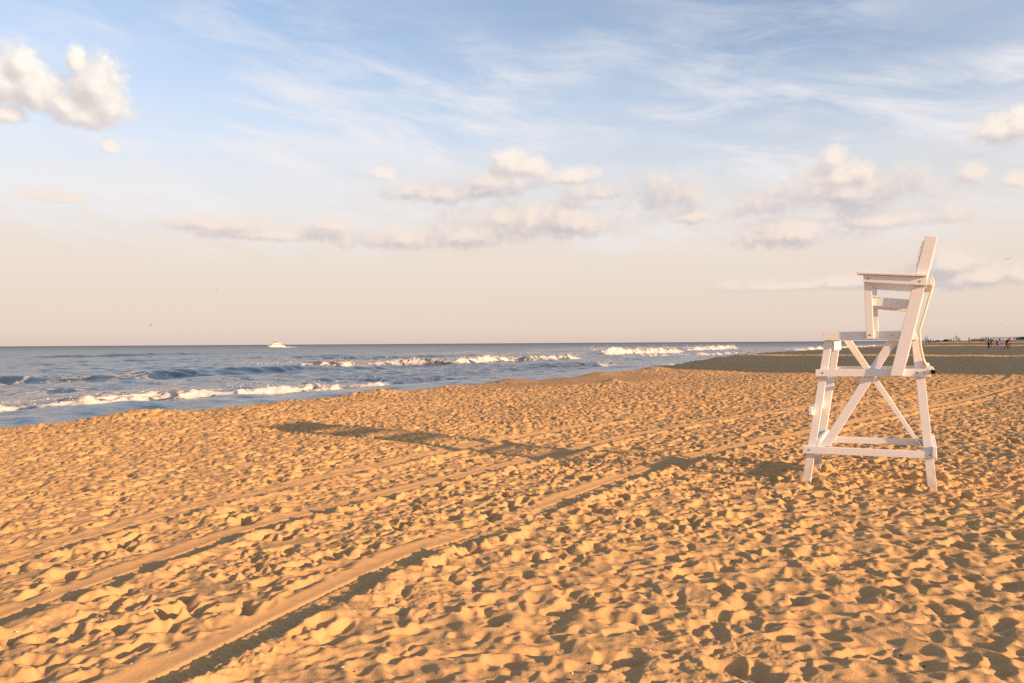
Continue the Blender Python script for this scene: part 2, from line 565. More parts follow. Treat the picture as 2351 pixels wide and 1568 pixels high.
# polar fan, fine where the picture looks
th = np.concatenate([np.linspace(-1.10, -0.62, 90)[:-1], np.arange(-0.62, 0.62, 0.00148), np.linspace(0.62, 1.25, 130)])
rows = [1.3]
while rows[-1] < 1500:
    D = rows[-1]
    rows.append(D * (1 + np.interp(D, [1.9, 3.3, 12, 40, 60, 120, 1500], [0.010, 0.0021, 0.0024, 0.0028, 0.006, 0.012, 0.03])))
rad = np.array(rows)
TH, RD = np.meshgrid(th, rad, indexing='ij')
X = RD * np.sin(TH)
Y = RD * np.cos(TH)
SD, _ = poly_dist(X, Y, CREST)
keep = SD > -9.5
Hh = np.zeros_like(X)
DAMP = np.zeros_like(X)
km = keep
h_, d_ = relief(X[km], Y[km], SD[km])
Hh[km] = h_
DAMP[km] = d_
Z = land_z(X, Y, SD) + Hh
nth, nr = X.shape
I0 = (np.arange(nth - 1)[:, None] * nr + np.arange(nr - 1)[None, :])
F = np.stack([I0, I0 + nr, I0 + nr + 1, I0 + 1], -1)
kf = keep[:-1, :-1] | keep[1:, 1:]
F = F[kf]
me, used = grid_mesh('beach', np.stack([X, Y, Z], -1).reshape(-1, 3), F)
wet = np.maximum(1 - sstep(-4.5, -1.2, SD), 0.55 * DAMP).reshape(-1)[used]
float_attr(me, 'wet', wet)
print('beach quads', len(F))

# sand material
sand = bpy.data.materials.new('sand')
sand.use_nodes = True
q = NT(sand.node_tree)
b = sand.node_tree.nodes['Principled BSDF']
pos = q.node('ShaderNodeNewGeometry').outputs['Position']
wetn = q.node('ShaderNodeAttribute', attribute_name='wet').outputs['Fac']
n_big = q.noise(pos, 0.35, 4, 0.6)
n_mid = q.noise(pos, 6.0, 5, 0.65)
n_gr = q.noise(pos, 420.0, 2, 0.7)
n_sp = q.noise(pos, 160.0, 2, 0.8)
c = q.mix(n_big, (0.46, 0.285, 0.122, 1), (0.53, 0.335, 0.150, 1))
c = q.mix(q.smooth(n_mid, 0.35, 0.75, 0.0, 0.35), c, (0.42, 0.27, 0.135, 1))
c = q.mix(q.smooth(n_gr, 0.35, 0.75, 0.0, 0.55), c, (0.33, 0.22, 0.125, 1))
c = q.mix(q.smooth(n_sp, 0.66, 0.74, 0.0, 0.5), c, (0.66, 0.54, 0.40, 1))
wf = q.math('MULTIPLY', q.math('ADD', wetn, q.math('MULTIPLY', q.math('SUBTRACT', n_mid, 0.5), 0.3)), q.smooth(wetn, 0.0, 0.1), clamp=True)
c = q.mix(q.math('MULTIPLY', wf, 0.85), c, (0.22, 0.145, 0.085, 1))
q.put(b.inputs['Base Color'], c)
q.put(b.inputs['Roughness'], q.lin(wf, 0.6, 1.0, 0.95, 0.45))
b.inputs['Specular IOR Level'].default_value = 0.12
bn = q.node('ShaderNodeBump')
bn.inputs['Strength'].default_value = 0.55
bn.inputs['Distance'].default_value = 0.006
q.put(bn.inputs['Height'], q.math('ADD', q.math('MULTIPLY', n_gr, 0.35), q.noise(pos, 70.0, 4, 0.65)))
q.l.new(bn.outputs[0], b.inputs['Normal'])
beach = obj('beach', me, sand, kind='structure', label='trodden golden sand beach with footprints and tyre tracks', cat='beach')

# plain sand below, beside and behind, going on under the water
cx = np.concatenate([np.linspace(-6000, -120, 30), np.arange(-110, 200, 5.0), np.linspace(210, 9000, 60)])
cy = np.concatenate([np.linspace(-6000, -120, 25), np.arange(-110, 200, 5.0), np.linspace(210, 9000, 70)])
X, Y = np.meshgrid(cx, cy, indexing='ij')
SD2, _ = poly_dist(X, Y, CREST)
Z = np.minimum(land_z(X, Y, SD2) - 0.16 - 0.12 * sstep(20, 90, np.hypot(X, Y)), 0.9)
fan = (np.hypot(X, Y) > 6) & (Y > 0) & (np.abs(np.arctan2(X, Y)) < 0.8)
Z = Z - 0.35 * fan
I0 = (np.arange(len(cx) - 1)[:, None] * len(cy) + np.arange(len(cy) - 1)[None, :])
F = np.stack([I0, I0 + len(cy), I0 + len(cy) + 1, I0 + 1], -1).reshape(-1, 4)
me, used = grid_mesh('ground', np.stack([X, Y, Z], -1).reshape(-1, 3), F)
obj('ground', me, sand, kind='structure', label='plain sand ground going on beyond the trodden beach', cat='ground')

# ------------------------------------------------------------------ the sea
# each wave: line of the crest (sea on its left), height, broken part along it (from, to, strength), steepness
WAVES = [
    ([(-52, -18), (-27, 21), (-21, 33.5), (-17.6, 40), (-13.8, 47), (-9.8, 53.5), (-6.3, 60.5), (-1, 71)], 0.34, (0, 97, 0.68), 1.0),
    ([(-56, 44), (-40, 62), (-33.5, 70), (-27.5, 79), (-19, 94)], 0.42, (0, 0, 0.0), 3.0),
    ([(-27, 90), (-22, 95), (-12, 104), (-2, 116), (7, 130), (15, 147)], 0.66, (-4, 80, 0.62), 1.0),
    ([(16, 168), (26, 186), (38, 205), (48, 222)], 1.25, (2, 70, 1.0), 1.0),
    ([(50, 240), (75, 290), (98, 345)], 1.1, (5, 140, 1.0), 1.0),
    ([(1.5, 81), (3.5, 86), (10.8, 97), (14, 104)], 0.38, (2, 24, 0.75), 1.0),
    ([(70, 205), (86, 234), (122, 290), (160, 350), (196, 402)], 0.75, (3, 240, 1.0), 1.0),
    ([(13, 84), (19.3, 94), (25, 104)], 0.16, (1, 24, 0.8), 1.0),
    ([(16, 128), (27, 150), (48, 180), (66, 205)], 0.45, (4, 90, 0.55), 1.0),
    ([(-75, 120), (-52, 150), (-30, 185)], 0.40, (0, 0, 0), 2.6),
    ([(-40, 128), (-22, 150), (-2, 182)], 0.35, (0, 0, 0), 2.6),
    ([(-120, 160), (-95, 210), (-60, 262)], 0.45, (0, 0, 0), 2.6),
]
th = np.concatenate([np.linspace(-0.90, -0.62, 50)[:-1], np.arange(-0.62, 0.50, 0.00170), np.linspace(0.50, 0.66, 60)])
rows = [13.0]
while rows[-1] < 45000:
    D = rows[-1]
    rows.append(D * (1 + np.interp(D, [13, 20, 30, 120, 230, 400, 1000], [0.012, 0.008, 0.0052, 0.0052, 0.0075, 0.02, 0.12])))
rad = np.array(rows)
TH, RD = np.meshgrid(th, rad, indexing='ij')
X = RD * np.sin(TH)
Y = RD * np.cos(TH)
SD3, _ = poly_dist(X, Y, CREST)
keep = SD3 < -3.5
g2 = np.random.default_rng(4)
Z = np.zeros_like(X)
for i in range(26):
    lam = 1.3 * 1.13 ** i
    ang = R(-30) + g2.normal() * (0.75 if lam < 6 else 0.28)
    kx, ky = math.cos(ang) * 2 * math.pi / lam, math.sin(ang) * 2 * math.pi / lam
    a = 0.0085 * lam ** 0.62
    ph = g2.uniform(0, 6.28)
    arg = kx * X + ky * Y + ph + 0.8 * np.sin((X * ky - Y * kx) / (2 * math.pi) * 1.3 + ph * 3)
    Z += a * (np.sin(arg) + 0.25 * np.cos(2 * arg)) * (1 - sstep(lam * 60, lam * 150, RD))
Z *= 0.55 + 0.45 * sstep(-5, -25, SD3)
FN = fft_noise(1024, 0.06, 0.35, 2.2, 0.35, 31)
FL = fft_noise(1024, 0.35, 2.0, 26.0, 0.3, 33)
rough = sample(FN, 0.06, X, Y)
large = sample(FL, 0.35, X, Y)
FOAM = np.zeros_like(X)
LACE = np.zeros_like(X)
MUD = np.zeros_like(X)
spray = []
for wi, (pts, A, (f0, f1, fs), steep) in enumerate(WAVES):
    pl = smoothpts(pts)
    box_ = (X > min(p[0] for p in pl) - 45) & (X < max(p[0] for p in pl) + 25) & (Y > min(p[1] for p in pl) - 25) & (Y < max(p[1] for p in pl) + 45)
    x, y = X[box_], Y[box_]
    sd, al = poly_dist(x, y, pl)
    Lt = sum(math.dist(a, b) for a, b in zip(pl[:-1], pl[1:]))
    sd = sd + 0.5 * A * np.sin(al * 0.35 + wi) + 0.35 * A * np.sin(al * 0.9 + 2 * wi)
    tap = sstep(0, (0.22 if wi != 2 else 0.08) * Lt, al) * sstep(0, 0.22 * Lt, Lt - al) if wi > 1 else sstep(0, 0.16 * Lt, Lt - al)
    hA = A * tap * (1 + (0.18 if fs else 0.06) * np.sin(al * 0.5 + wi * 2) + (0.12 if fs else 0.03) * np.sin(al * 1.3 + wi))
    wb, wf = 3.0 * A + 1.4, (0.75 * A + 0.22) * steep
    fo = sstep(f0, f0 + (4 if wi != 2 else 16), al) * (1 - sstep(f1 - 6, f1, al)) * fs if fs else 0 * al
    prof = np.where(sd < 0, np.exp(-(sd / wb) ** 2), np.exp(-(sd / wf) ** 2))
    trough = -0.18 * np.exp(-((sd - 2.4 * wf) / (1.5 * wf)) ** 2)
    Z[box_] += hA * (prof + trough)
    fband = fo * sstep(-0.35 - 0.5 * A, -0.05, sd) * (1 - sstep(1.3 * wf, 2.4 * wf, sd)) * sstep(0.10, 0.35, hA / A)
    Z[box_] += fband * (0.035 + 0.085 * A) * np.maximum(rough[box_] + 0.7 * large[box_], -0.9)
    FOAM[box_] = np.maximum(FOAM[box_], fband * (0.80 + 0.22 * large[box_]))
    tail = fo * np.exp(np.minimum(sd, 0) / (6.0 + 9.0 * A)) * (sd < 1.0) * tap
    front = fo * np.exp(-np.maximum(sd, 0) / 2.5) * tap
    LACE[box_] = np.maximum(LACE[box_], np.maximum(0.62 * tail, 0.55 * front))
    MUD[box_] = np.maximum(MUD[box_], (1.0 if fs else 0.12) * np.exp(-((sd - 0.3 * wf) / (1.1 * wf)) ** 2) * sstep(0.1, 0.8, hA))
    if fs:
        for _ in range(int(420 * A * Lt / 30)):
            l = g2.uniform(f0, min(f1, Lt * 0.9))
            acc = 0
            for a_, b_ in zip(pl[:-1], pl[1:]):
                d_ = math.dist(a_, b_)
                if acc + d_ >= l:
                    t = (l - acc) / d_
                    spray.append((a_[0] + (b_[0] - a_[0]) * t + g2.normal() * 0.25, a_[1] + (b_[1] - a_[1]) * t + g2.normal() * 0.25,
                                  A * g2.uniform(0.5, 1.0) + abs(g2.normal()) * 0.16 * A * (1 + 2 * max(0, math.sin(l * 0.7))), A))
                    break
                acc += d_
# sheets of old foam drifting between the breakers
LACE = np.maximum(LACE, 0.62 * np.exp(-(((SD3 + 27) / 8) ** 2)) * sstep(-8, -22, X) * sstep(72, 52, RD))
LACE = np.maximum(LACE, 0.34 * np.exp(-((SD3 + 24) / 18) ** 2) * (RD < 420))
LACE = np.maximum(LACE, 0.45 * np.exp(-((SD3 + 7.6) / 1.6) ** 2) * (RD > 55))
Z += SEA_Z
nth, nr = X.shape
I0 = (np.arange(nth - 1)[:, None] * nr + np.arange(nr - 1)[None, :])
F = np.stack([I0, I0 + nr, I0 + nr + 1, I0 + 1], -1)[keep[:-1, :-1] | keep[1:, 1:]]
me, used = grid_mesh('sea', np.stack([X, Y, Z], -1).reshape(-1, 3), F)
for nm, arr in (('foam', FOAM), ('lace', LACE), ('mud', MUD), ('sky_tint', np.exp(np.minimum(SD3 + 6, 0) / 60.0))):
    float_attr(me, nm, arr.reshape(-1)[used])
print('sea quads', len(F))

water = bpy.data.materials.new('sea_water')
water.use_nodes = True
q = NT(water.node_tree)
b = water.node_tree.nodes['Principled BSDF']
pos = q.node('ShaderNodeNewGeometry').outputs['Position']
at = {n: q.node('ShaderNodeAttribute', attribute_name=n).outputs['Fac'] for n in ('foam', 'lace', 'mud', 'sky_tint')}
deep = q.mix(at['sky_tint'], (0.024, 0.040, 0.056, 1), (0.028, 0.080, 0.150, 1))  # bluer towards the shore: reflected upper sky put into the base colour
deep = q.mix(q.math('MULTIPLY', at['mud'], 0.85), deep, (0.10, 0.070, 0.036, 1))
along = q.vmath('MULTIPLY', q.comb(q.vmath('DOT_PRODUCT', pos, (0.5, 0.86, 0)), q.vmath('DOT_PRODUCT', pos, (0.86, -0.5, 0)), 0), (0.55, 1.0, 1.0))
n1 = q.noise(along, 1.1, 6, 0.62, 0.5)
n2 = q.noise(along, 4.5, 5, 0.65, 0.3)
n3 = q.noise(along, 0.12, 4, 0.55)
ridged = q.math('SUBTRACT', 1.0, q.math('MULTIPLY', q.math('ABSOLUTE', q.math('SUBTRACT', q.noise(along, 0.55, 6, 0.6, 1.2), 0.5)), 7.0), clamp=True)
lace = q.math('MULTIPLY', q.smooth(q.math('ADD', ridged, q.math('MULTIPLY', at['lace'], 1.35)), 1.12, 1.55), q.smooth(at['lace'], 0.04, 0.35))
lace = q.math('MULTIPLY', lace, q.smooth(n2, 0.30, 0.55))
ff = q.smooth(q.math('ADD', at['foam'], q.math('MULTIPLY', q.math('SUBTRACT', n1, 0.5), 2.6)), 0.28, 0.62)
ff = q.math('MULTIPLY', ff, q.smooth(at['foam'], 0.02, 0.12))
foam_f = q.math('MAXIMUM', ff, q.math('MULTIPLY', lace, 0.72), clamp=True)
fcol = q.mix(q.smooth(n2, 0.3, 0.7), (0.44, 0.42, 0.38, 1), (0.64, 0.62, 0.58, 1))
q.put(b.inputs['Base Color'], q.mix(foam_f, deep, fcol))
dist = q.vmath('LENGTH', pos)
q.put(b.inputs['Roughness'], q.math('MAXIMUM', q.math('MULTIPLY', foam_f, 0.9), q.lin(q.math('LOGARITHM', dist, 10.0), 1.5, 3.4, 0.08, 0.42)))
b.inputs['IOR'].default_value = 1.333
q.put(b.inputs['Specular IOR Level'], q.lin(foam_f, 0, 1, 0.5, 0.1))
bn = q.node('ShaderNodeBump')
bn.inputs['Strength'].default_value = 0.9
bn.inputs['Distance'].default_value = 0.16
hh = q.math('ADD', q.math('MULTIPLY', n1, 0.40), q.math('MULTIPLY', n2, 0.15))
hh = q.math('ADD', hh, q.math('MULTIPLY', n3, 2.0))
hh = q.math('ADD', hh, q.math('MULTIPLY', foam_f, 0.25))
q.put(bn.inputs['Height'], hh)
q.l.new(bn.outputs[0], b.inputs['Normal'])
obj('sea', me, water, kind='structure', label='grey blue sea with waves breaking along the beach', cat='sea')

# drops of spray over the breakers
foam_m = material('foam', (0.80, 0.79, 0.76), 0.9, 0.08, 3.0, 0.1)
octa = np.array([(1, 0, 0), (-1, 0, 0), (0, 1, 0), (0, -1, 0), (0, 0, 1), (0, 0, -1)], float)
otri = [(0, 2, 4), (2, 1, 4), (1, 3, 4), (3, 0, 4), (2, 0, 5), (1, 2, 5), (3, 1, 5), (0, 3, 5)]
vs, fs_ = [], []
for (x, y, h, A) in spray:
    r = g2.uniform(0.010, 0.034) * (0.6 + A * 0.7)
    o = octa * (r * g2.uniform(0.7, 1.6, 3)) + (x, y, SEA_Z + h)
    n0 = len(vs)
    vs += [tuple(v) for v in o]
    fs_ += [tuple(n0 + i for i in t) for t in otri]
me = bpy.data.meshes.new('foam_spray')
me.from_pydata(vs, [], fs_)
obj('foam_spray', me, foam_m, kind='stuff', label='white spray thrown up along the breaking waves', cat='spray', smooth=True)


# ------------------------------------------------------------------ lifeguard chair
def paint_material():
    m = bpy.data.materials.new('white_paint')
    m.use_nodes = True
    q = NT(m.node_tree)
    b = m.node_tree.nodes['Principled BSDF']
    tc = q.node('ShaderNodeTexCoord').outputs['Object']
    sep = q.node('ShaderNodeSeparateXYZ')
    q.l.new(tc, sep.inputs[0])
    z = sep.outputs[2]
    n = q.noise(tc, 5.0, 5, 0.65)
    grain = q.noise(q.vmath('MULTIPLY', tc, (60, 60, 6)), 1.0, 4, 0.6)
    chips = q.noise(tc, 38.0, 5, 0.75)
    c = q.mix(n, (0.73, 0.735, 0.74, 1), (0.81, 0.82, 0.83, 1))
    c = q.mix(q.smooth(grain, 0.58, 0.8, 0, 0.18), c, (0.60, 0.55, 0.48, 1))
    c = q.mix(q.smooth(chips, 0.63, 0.69, 0, 0.8), c, (0.34, 0.25, 0.16, 1))
    dirt = q.math('MULTIPLY', q.smooth(z, 0.45, 0.0, 0.10, 1.0), q.smooth(n, 0.30, 0.65), clamp=True)
    c = q.mix(q.math('MULTIPLY', dirt, 0.75), c, (0.46, 0.33, 0.19, 1))
    q.put(b.inputs['Base Color'], c)
    b.inputs['Roughness'].default_value = 0.55
    b.inputs['Specular IOR Level'].default_value = 0.25
    bn = q.node('ShaderNodeBump')
    bn.inputs['Strength'].default_value = 0.12
    bn.inputs['Distance'].default_value = 0.004
    q.put(bn.inputs['Height'], q.math('ADD', grain, q.math('MULTIPLY', n, 0.5)))
    q.l.new(bn.outputs[0], b.inputs['Normal'])
    return m


PAINT = paint_material()
RUST = material('rusty_metal', (0.42, 0.27, 0.15), 0.75, 0.35, 30.0, 0.3, 0.2, 0.4)
WORN = material('worn_strap', (0.62, 0.52, 0.40), 0.8, 0.3, 45.0, 0.2, 0.0, 0.4)
DARK = material('dark_hollow', (0.02, 0.016, 0.012), 0.9, 0.1)


def prism(pts, v0, v1, bevel=0.004):
    """a board: outline in the chair's side plane (u, z), from v0 to v1 across the chair"""
    bm = bmesh.new()
    a = [bm.verts.new((u, v0, z)) for u, z in pts]
    c = [bm.verts.new((u, v1, z)) for u, z in pts]
    n = len(pts)
    bm.faces.new(a)
    bm.faces.new(c[::-1])
    for i in range(n):
        bm.faces.new((a[i], c[i], c[(i + 1) % n], a[(i + 1) % n]))
    bmesh.ops.recalc_face_normals(bm, faces=bm.faces)
    if bevel:
        bmesh.ops.bevel(bm, geom=list(bm.edges), offset=bevel, segments=2, affect='EDGES', profile=0.6)
    return bm


def tube_bm(pts, r, seg=8, cap=True, rfun=None):
    bm = bmesh.new()
    rings = []
    P_ = [Vector(p) for p in pts]
    for i, p in enumerate(P_):
        d = (P_[min(i + 1, len(P_) - 1)] - P_[max(i - 1, 0)]).normalized()
        ref = Vector((0, 0, 1)) if abs(d.z) < 0.9 else Vector((1, 0, 0))
        a = d.cross(ref).normalized()
        c = d.cross(a).normalized()
        rr = rfun(i / (len(P_) - 1)) if rfun else r
        rings.append([bm.verts.new(p + (a * math.cos(2 * math.pi * k_ / seg) + c * math.sin(2 * math.pi * k_ / seg)) * rr) for k_ in range(seg)])
    for r0, r1 in zip(rings[:-1], rings[1:]):
        for k_ in range(seg):
            bm.faces.new((r0[k_], r0[(k_ + 1) % seg], r1[(k_ + 1) % seg], r1[k_]))
    if cap:
        bm.faces.new(rings[0][::-1])
        bm.faces.new(rings[-1])
    return bm


def box_bm(c, s, rot=None, bevel=0.0, seg=1):
    bm = bmesh.new()
    bmesh.ops.create_cube(bm, size=1.0)
    bmesh.ops.scale(bm, vec=s, verts=bm.verts)
    if rot is not None:
        bmesh.ops.rotate(bm, cent=(0, 0, 0), matrix=rot, verts=bm.verts)
    bmesh.ops.translate(bm, vec=c, verts=bm.verts)
    if bevel:
        bmesh.ops.bevel(bm, geom=list(bm.edges), offset=bevel, segments=seg, affect='EDGES')
    return bm


def join_bm(*bms):
    out = bmesh.new()
    tmp = bpy.data.meshes.new('tmp')
    for b_ in bms:
        b_.to_mesh(tmp)
        out.from_mesh(tmp)
        b_.free()
    bpy.data.meshes.remove(tmp)
    return out


CHAIR_RZ = -R(27)
CW = 1.02


def make_chair():
    c = thing('lifeguard_chair', 'tall white wooden lifeguard chair standing in the sand, facing the sea', 'chair', (3.15, 8.53, 0.0), CHAIR_RZ)

    def side(name, pts, v0, v1):
        obj(name, prism(pts, v0, v1), PAINT, c)
        obj(name, prism(pts, CW - v1, CW - v0), PAINT, c)

    side('leg', [(-.075, -.16), (.012, -.16), (.268, 1.53), (.190, 1.53)], 0.0, 0.05)
    side('leg', [(1.163, -.16), (1.247, -.16), (1.093, 1.53), (1.008, 1.53)], 0.0, 0.05)
    side('deck_board', [(.156, 1.51), (1.069, 1.508), (1.046, 1.602), (.179, 1.597)], -.040, -.001)
    side('side_rail', [(.095, 1.127), (1.121, 1.139), (1.118, 1.218), (.098, 1.203)], -.040, -.001)
    side('side_rail', [(-.038, .304), (1.231, .320), (1.231, .391), (-.033, .380)], -.040, -.001)
    side('back_post', [(.813, 1.144), (.931, 1.146), (1.249, 2.529), (1.143, 2.549)], -.081, -.042)
    side('arm_post', [(.596, 1.520), (.667, 1.520), (.649, 2.103), (.578, 2.107)], -.081, -.042)
    side('arm_board', [(.577, 2.105), (1.148, 2.047), (1.156, 2.130), (.574, 2.182)], -.122, -.083)
    side('seat_rail', [(.600, 1.872), (1.000, 1.822), (1.025, 1.912), (.600, 1.962)], -.040, -.002)
    # crossed braces: one on each side, leaning opposite ways
    obj('brace', prism([(.128, .385), (.236, .387), (.886, 1.505), (.789, 1.505)], .003, .041), PAINT, c)
    obj('brace', prism([(1.120, .300), (1.026, .372), (.297, 1.505), (.389, 1.505)], CW - .041, CW - .003), PAINT, c)
    # armrests
    for v0, v1 in ((-.150, .035), (CW - .035, CW + .150)):
        bm = prism([(.520, 2.188), (.508, 2.200), (.520, 2.212), (1.160, 2.160), (1.158, 2.134)], v0, v1, 0.006)
        obj('armrest', bm, PAINT, c)
    # floor, seat and back boards
    for i in range(2):
        u0 = .200 + i * .145
        obj('deck_plank', prism([(u0, 1.562), (u0 + .132, 1.562), (u0 + .132, 1.599), (u0, 1.599)], .002, CW - .002, .003), PAINT, c)
    for i in range(3):
        t0 = .605 + i * .146
        z0 = 1.962 - (t0 - .600) * .122
        z1 = z0 - .098 * .122
        obj('seat_plank', prism([(t0, z0 - .034), (t0 + .098, z1 - .034), (t0 + .098, z1 + .002), (t0, z0 + .002)], .000, CW, .003), PAINT, c)
    sl = (1.143 - .813) / (2.549 - 1.144)
    for i, (za, zb) in enumerate([(2.428, 2.500), (2.340, 2.425), (2.247, 2.337), (2.163, 2.244)]):
        ua = .813 + (za - 1.144) * sl
        ub = .813 + (zb - 1.144) * sl
        t = .020 + .002 * (i % 2)
        obj('back_slat', prism([(ua - t, za + .004), (ua - .001, za), (ub - .001, zb - .004), (ub - t, zb)], -.079, CW + .079, .002), PAINT, c)
    # boards across the chair
    for nm, (u0, u1, z0, z1), (va, vb) in (('cross_rail', (1.192, 1.229, .335, .440), (-.052, CW + .052)), ('cross_rail', (.098, .135, .355, .455), (.0, CW)),
                                         ('step_rung', (.030, .066, .715, .805), (-.055, CW + .055)), ('cross_rail', (1.098, 1.136, 1.228, 1.300), (-.02, CW + .02)),
                                         ('cross_rail', (1.150, 1.192, 2.050, 2.116), (-.118, CW + .118)), ('cross_rail', (.235, .272, 1.40, 1.495), (.052, CW - .052))):
        obj(nm, prism([(u0, z0), (u1, z0), (u1, z1), (u0, z1)], va, vb), PAINT, c)
    # flag pole tube on brackets at the back
    tb = tube_bm([(1.200, -.065, 1.190), (1.200, .30, 1.190), (1.200, CW + .065, 1.190)], .023, 14, cap=False)
    t = obj('pole_tube', tb, WORN, c, smooth=True)
    obj('tube_shade_plug', tube_bm([(1.200, -.060, 1.190), (1.200, -.02, 1.190)], .0215, 14), DARK, t)  # black plug: shade inside the hollow tube put in as colour
    for v in (-.035, CW - .01):
        obj('bracket', prism([(1.123, 1.140), (1.182, 1.132), (1.182, 1.248), (1.123, 1.256)], v, v + .045), PAINT, c)
    st = [(1.193, .02, 2.150), (1.214, .02, 2.085), (1.170, .02, 1.93), (1.108, .02, 1.70), (1.080, .02, 1.60), (1.092, .02, 1.44), (1.118, .02, 1.30), (1.150, .02, 1.235)]
    obj('strap', tube_bm([(a, b_ - .05, z) for a, b_, z in st], .011, 6), WORN, c, smooth=True)
    obj('strap', tube_bm([(a + .006, b_ + .30, z) for a, b_, z in st], .009, 6), WORN, c, smooth=True)
    # bolts
    for u, z, v in ((.63, 1.56, -.083), (.84, 1.56, -.083), (.62, 2.14, -.124), (1.09, 2.09, -.124), (.17, 1.165, -.042), (1.06, 1.18, -.042), (.03, .345, -.042), (1.17, .356, -.042)):
        obj('bolt', tube_bm([(u, v, z), (u, v + .02, z)], .011, 8), RUST, c)
    return c


chair = make_chair()

# ------------------------------------------------------------------ people
def skin_mesh(name, joints, edges, radii, root, levels=1):
    names = list(joints)
    me = bpy.data.meshes.new('tmp_skin')
    me.from_pydata([joints[n] for n in names], [(names.index(a), names.index(b_)) for a, b_ in edges], [])
    o = bpy.data.objects.new('tmp_skin', me)
    COL.objects.link(o)
    o.modifiers.new('skin', 'SKIN')
    for i, n in enumerate(names):
        r = radii[n]
        me.skin_vertices[0].data[i].radius = r if isinstance(r, tuple) else (r, r)
        me.skin_vertices[0].data[i].use_root = (n == root)
    sb = o.modifiers.new('sub', 'SUBSURF')
    sb.levels = sb.render_levels = levels
    dg = bpy.context.evaluated_depsgraph_get()
    out = bpy.data.meshes.new_from_object(o.evaluated_get(dg))
    out.name = name
    bpy.data.objects.remove(o)
    bpy.data.meshes.remove(me)
    out.materials.clear()
    out.polygons.foreach_set('use_smooth', [True] * len(out.polygons))
    return out


def joints_for(pose):
    j = dict(pelvis=(0, 0, .95), waist=(0, 0, 1.10), chest=(0, 0, 1.30), neck=(0, 0, 1.47), head=(.02, 0, 1.60), crown=(.01, 0, 1.70))
    for s, q_ in (('l', 1), ('r', -1)):
        j.update({'sh' + s: (0, .17 * q_, 1.41), 'el' + s: (-.02, .23 * q_, 1.13), 'wr' + s: (.06, .23 * q_, .90), 'ha' + s: (.09, .22 * q_, .81),
                  'hip' + s: (0, .095 * q_, .90), 'kn' + s: (.03, .10 * q_, .50), 'an' + s: (-.01, .11 * q_, .09), 'to' + s: (.15, .13 * q_, .03)})
    if pose in ('walk', 'stroll'):
        j.update(knl=(.16, .10, .52), anl=(.22, .10, .09), tol=(.37, .11, .04), knr=(-.04, -.10, .50), anr=(-.32, -.10, .16), tor=(-.22, -.11, .04),
                 ell=(-.12, .23, 1.14), wrl=(.02, .24, .95), hal=(.08, .23, .88), elr=(.04, -.23, 1.14), wrr=(.2, -.20, 1.0), har=(.27, -.18, .97))
    if pose == 'stroll':
        j.update(elr=(.02, -.24, 1.16), wrr=(.22, -.12, 1.24), har=(.28, -.08, 1.30))
    if pose == 'bend':
        j.update(waist=(.05, 0, 1.08), chest=(.17, 0, 1.24), neck=(.30, 0, 1.36), head=(.40, 0, 1.45), crown=(.44, 0, 1.54), shl=(.22, .17, 1.33), shr=(.22, -.17, 1.33),
                 elr=(.36, -.20, 1.08), wrr=(.46, -.18, .86), har=(.50, -.17, .77), ell=(.02, .24, 1.10), wrl=(-.10, .25, .88), hal=(-.14, .24, .79),
                 knl=(.14, .10, .50), anl=(.16, .10, .09), tol=(.31, .11, .04), knr=(-.16, -.10, .54), anr=(-.46, -.10, .20), tor=(-.40, -.11, .06))
    if pose == 'carry':
        j.update(ell=(.04, .22, 1.14), wrl=(.22, .10, 1.12), hal=(.27, .02, 1.13), elr=(.04, -.22, 1.14), wrr=(.22, -.10, 1.08), har=(.27, -.02, 1.08))
    if pose == 'sit':
        j = {n: (p[0] - .04, p[1], p[2] - .82) for n, p in j.items()}
        j.update(chest=(-.10, 0, .47), neck=(-.10, 0, .65), head=(-.06, 0, .78), crown=(-.06, 0, .88), waist=(-.06, 0, .28), shl=(-.10, .17, .59), shr=(-.10, -.17, .59))
        for s, q_ in (('l', 1), ('r', -1)):
            j.update({'hip' + s: (.02, .10 * q_, .13), 'kn' + s: (.40, .16 * q_, .42), 'an' + s: (.62, .14 * q_, .08), 'to' + s: (.76, .15 * q_, .03),
                      'el' + s: (.08, .25 * q_, .40), 'wr' + s: (.30, .18 * q_, .46), 'ha' + s: (.38, .14 * q_, .45)})
    return j


SPINE = [('pelvis', 'waist'), ('waist', 'chest'), ('chest', 'neck'), ('neck', 'head'), ('head', 'crown')]
ARMS = [e for s in 'lr' for e in (('chest', 'sh' + s), ('sh' + s, 'el' + s), ('el' + s, 'wr' + s), ('wr' + s, 'ha' + s))]
LEGS = [e for s in 'lr' for e in (('pelvis', 'hip' + s), ('hip' + s, 'kn' + s), ('kn' + s, 'an' + s), ('an' + s, 'to' + s))]
RADII = dict(pelvis=(.13, .10), waist=(.12, .09), chest=(.15, .11), neck=.055, head=(.085, .105), crown=.07)
for s in 'lr':
    RADII.update({'sh' + s: .062, 'el' + s: .042, 'wr' + s: .030, 'ha' + s: (.036, .022), 'hip' + s: .095, 'kn' + s: .062, 'an' + s: .040, 'to' + s: (.040, .024)})
MESHES = {}


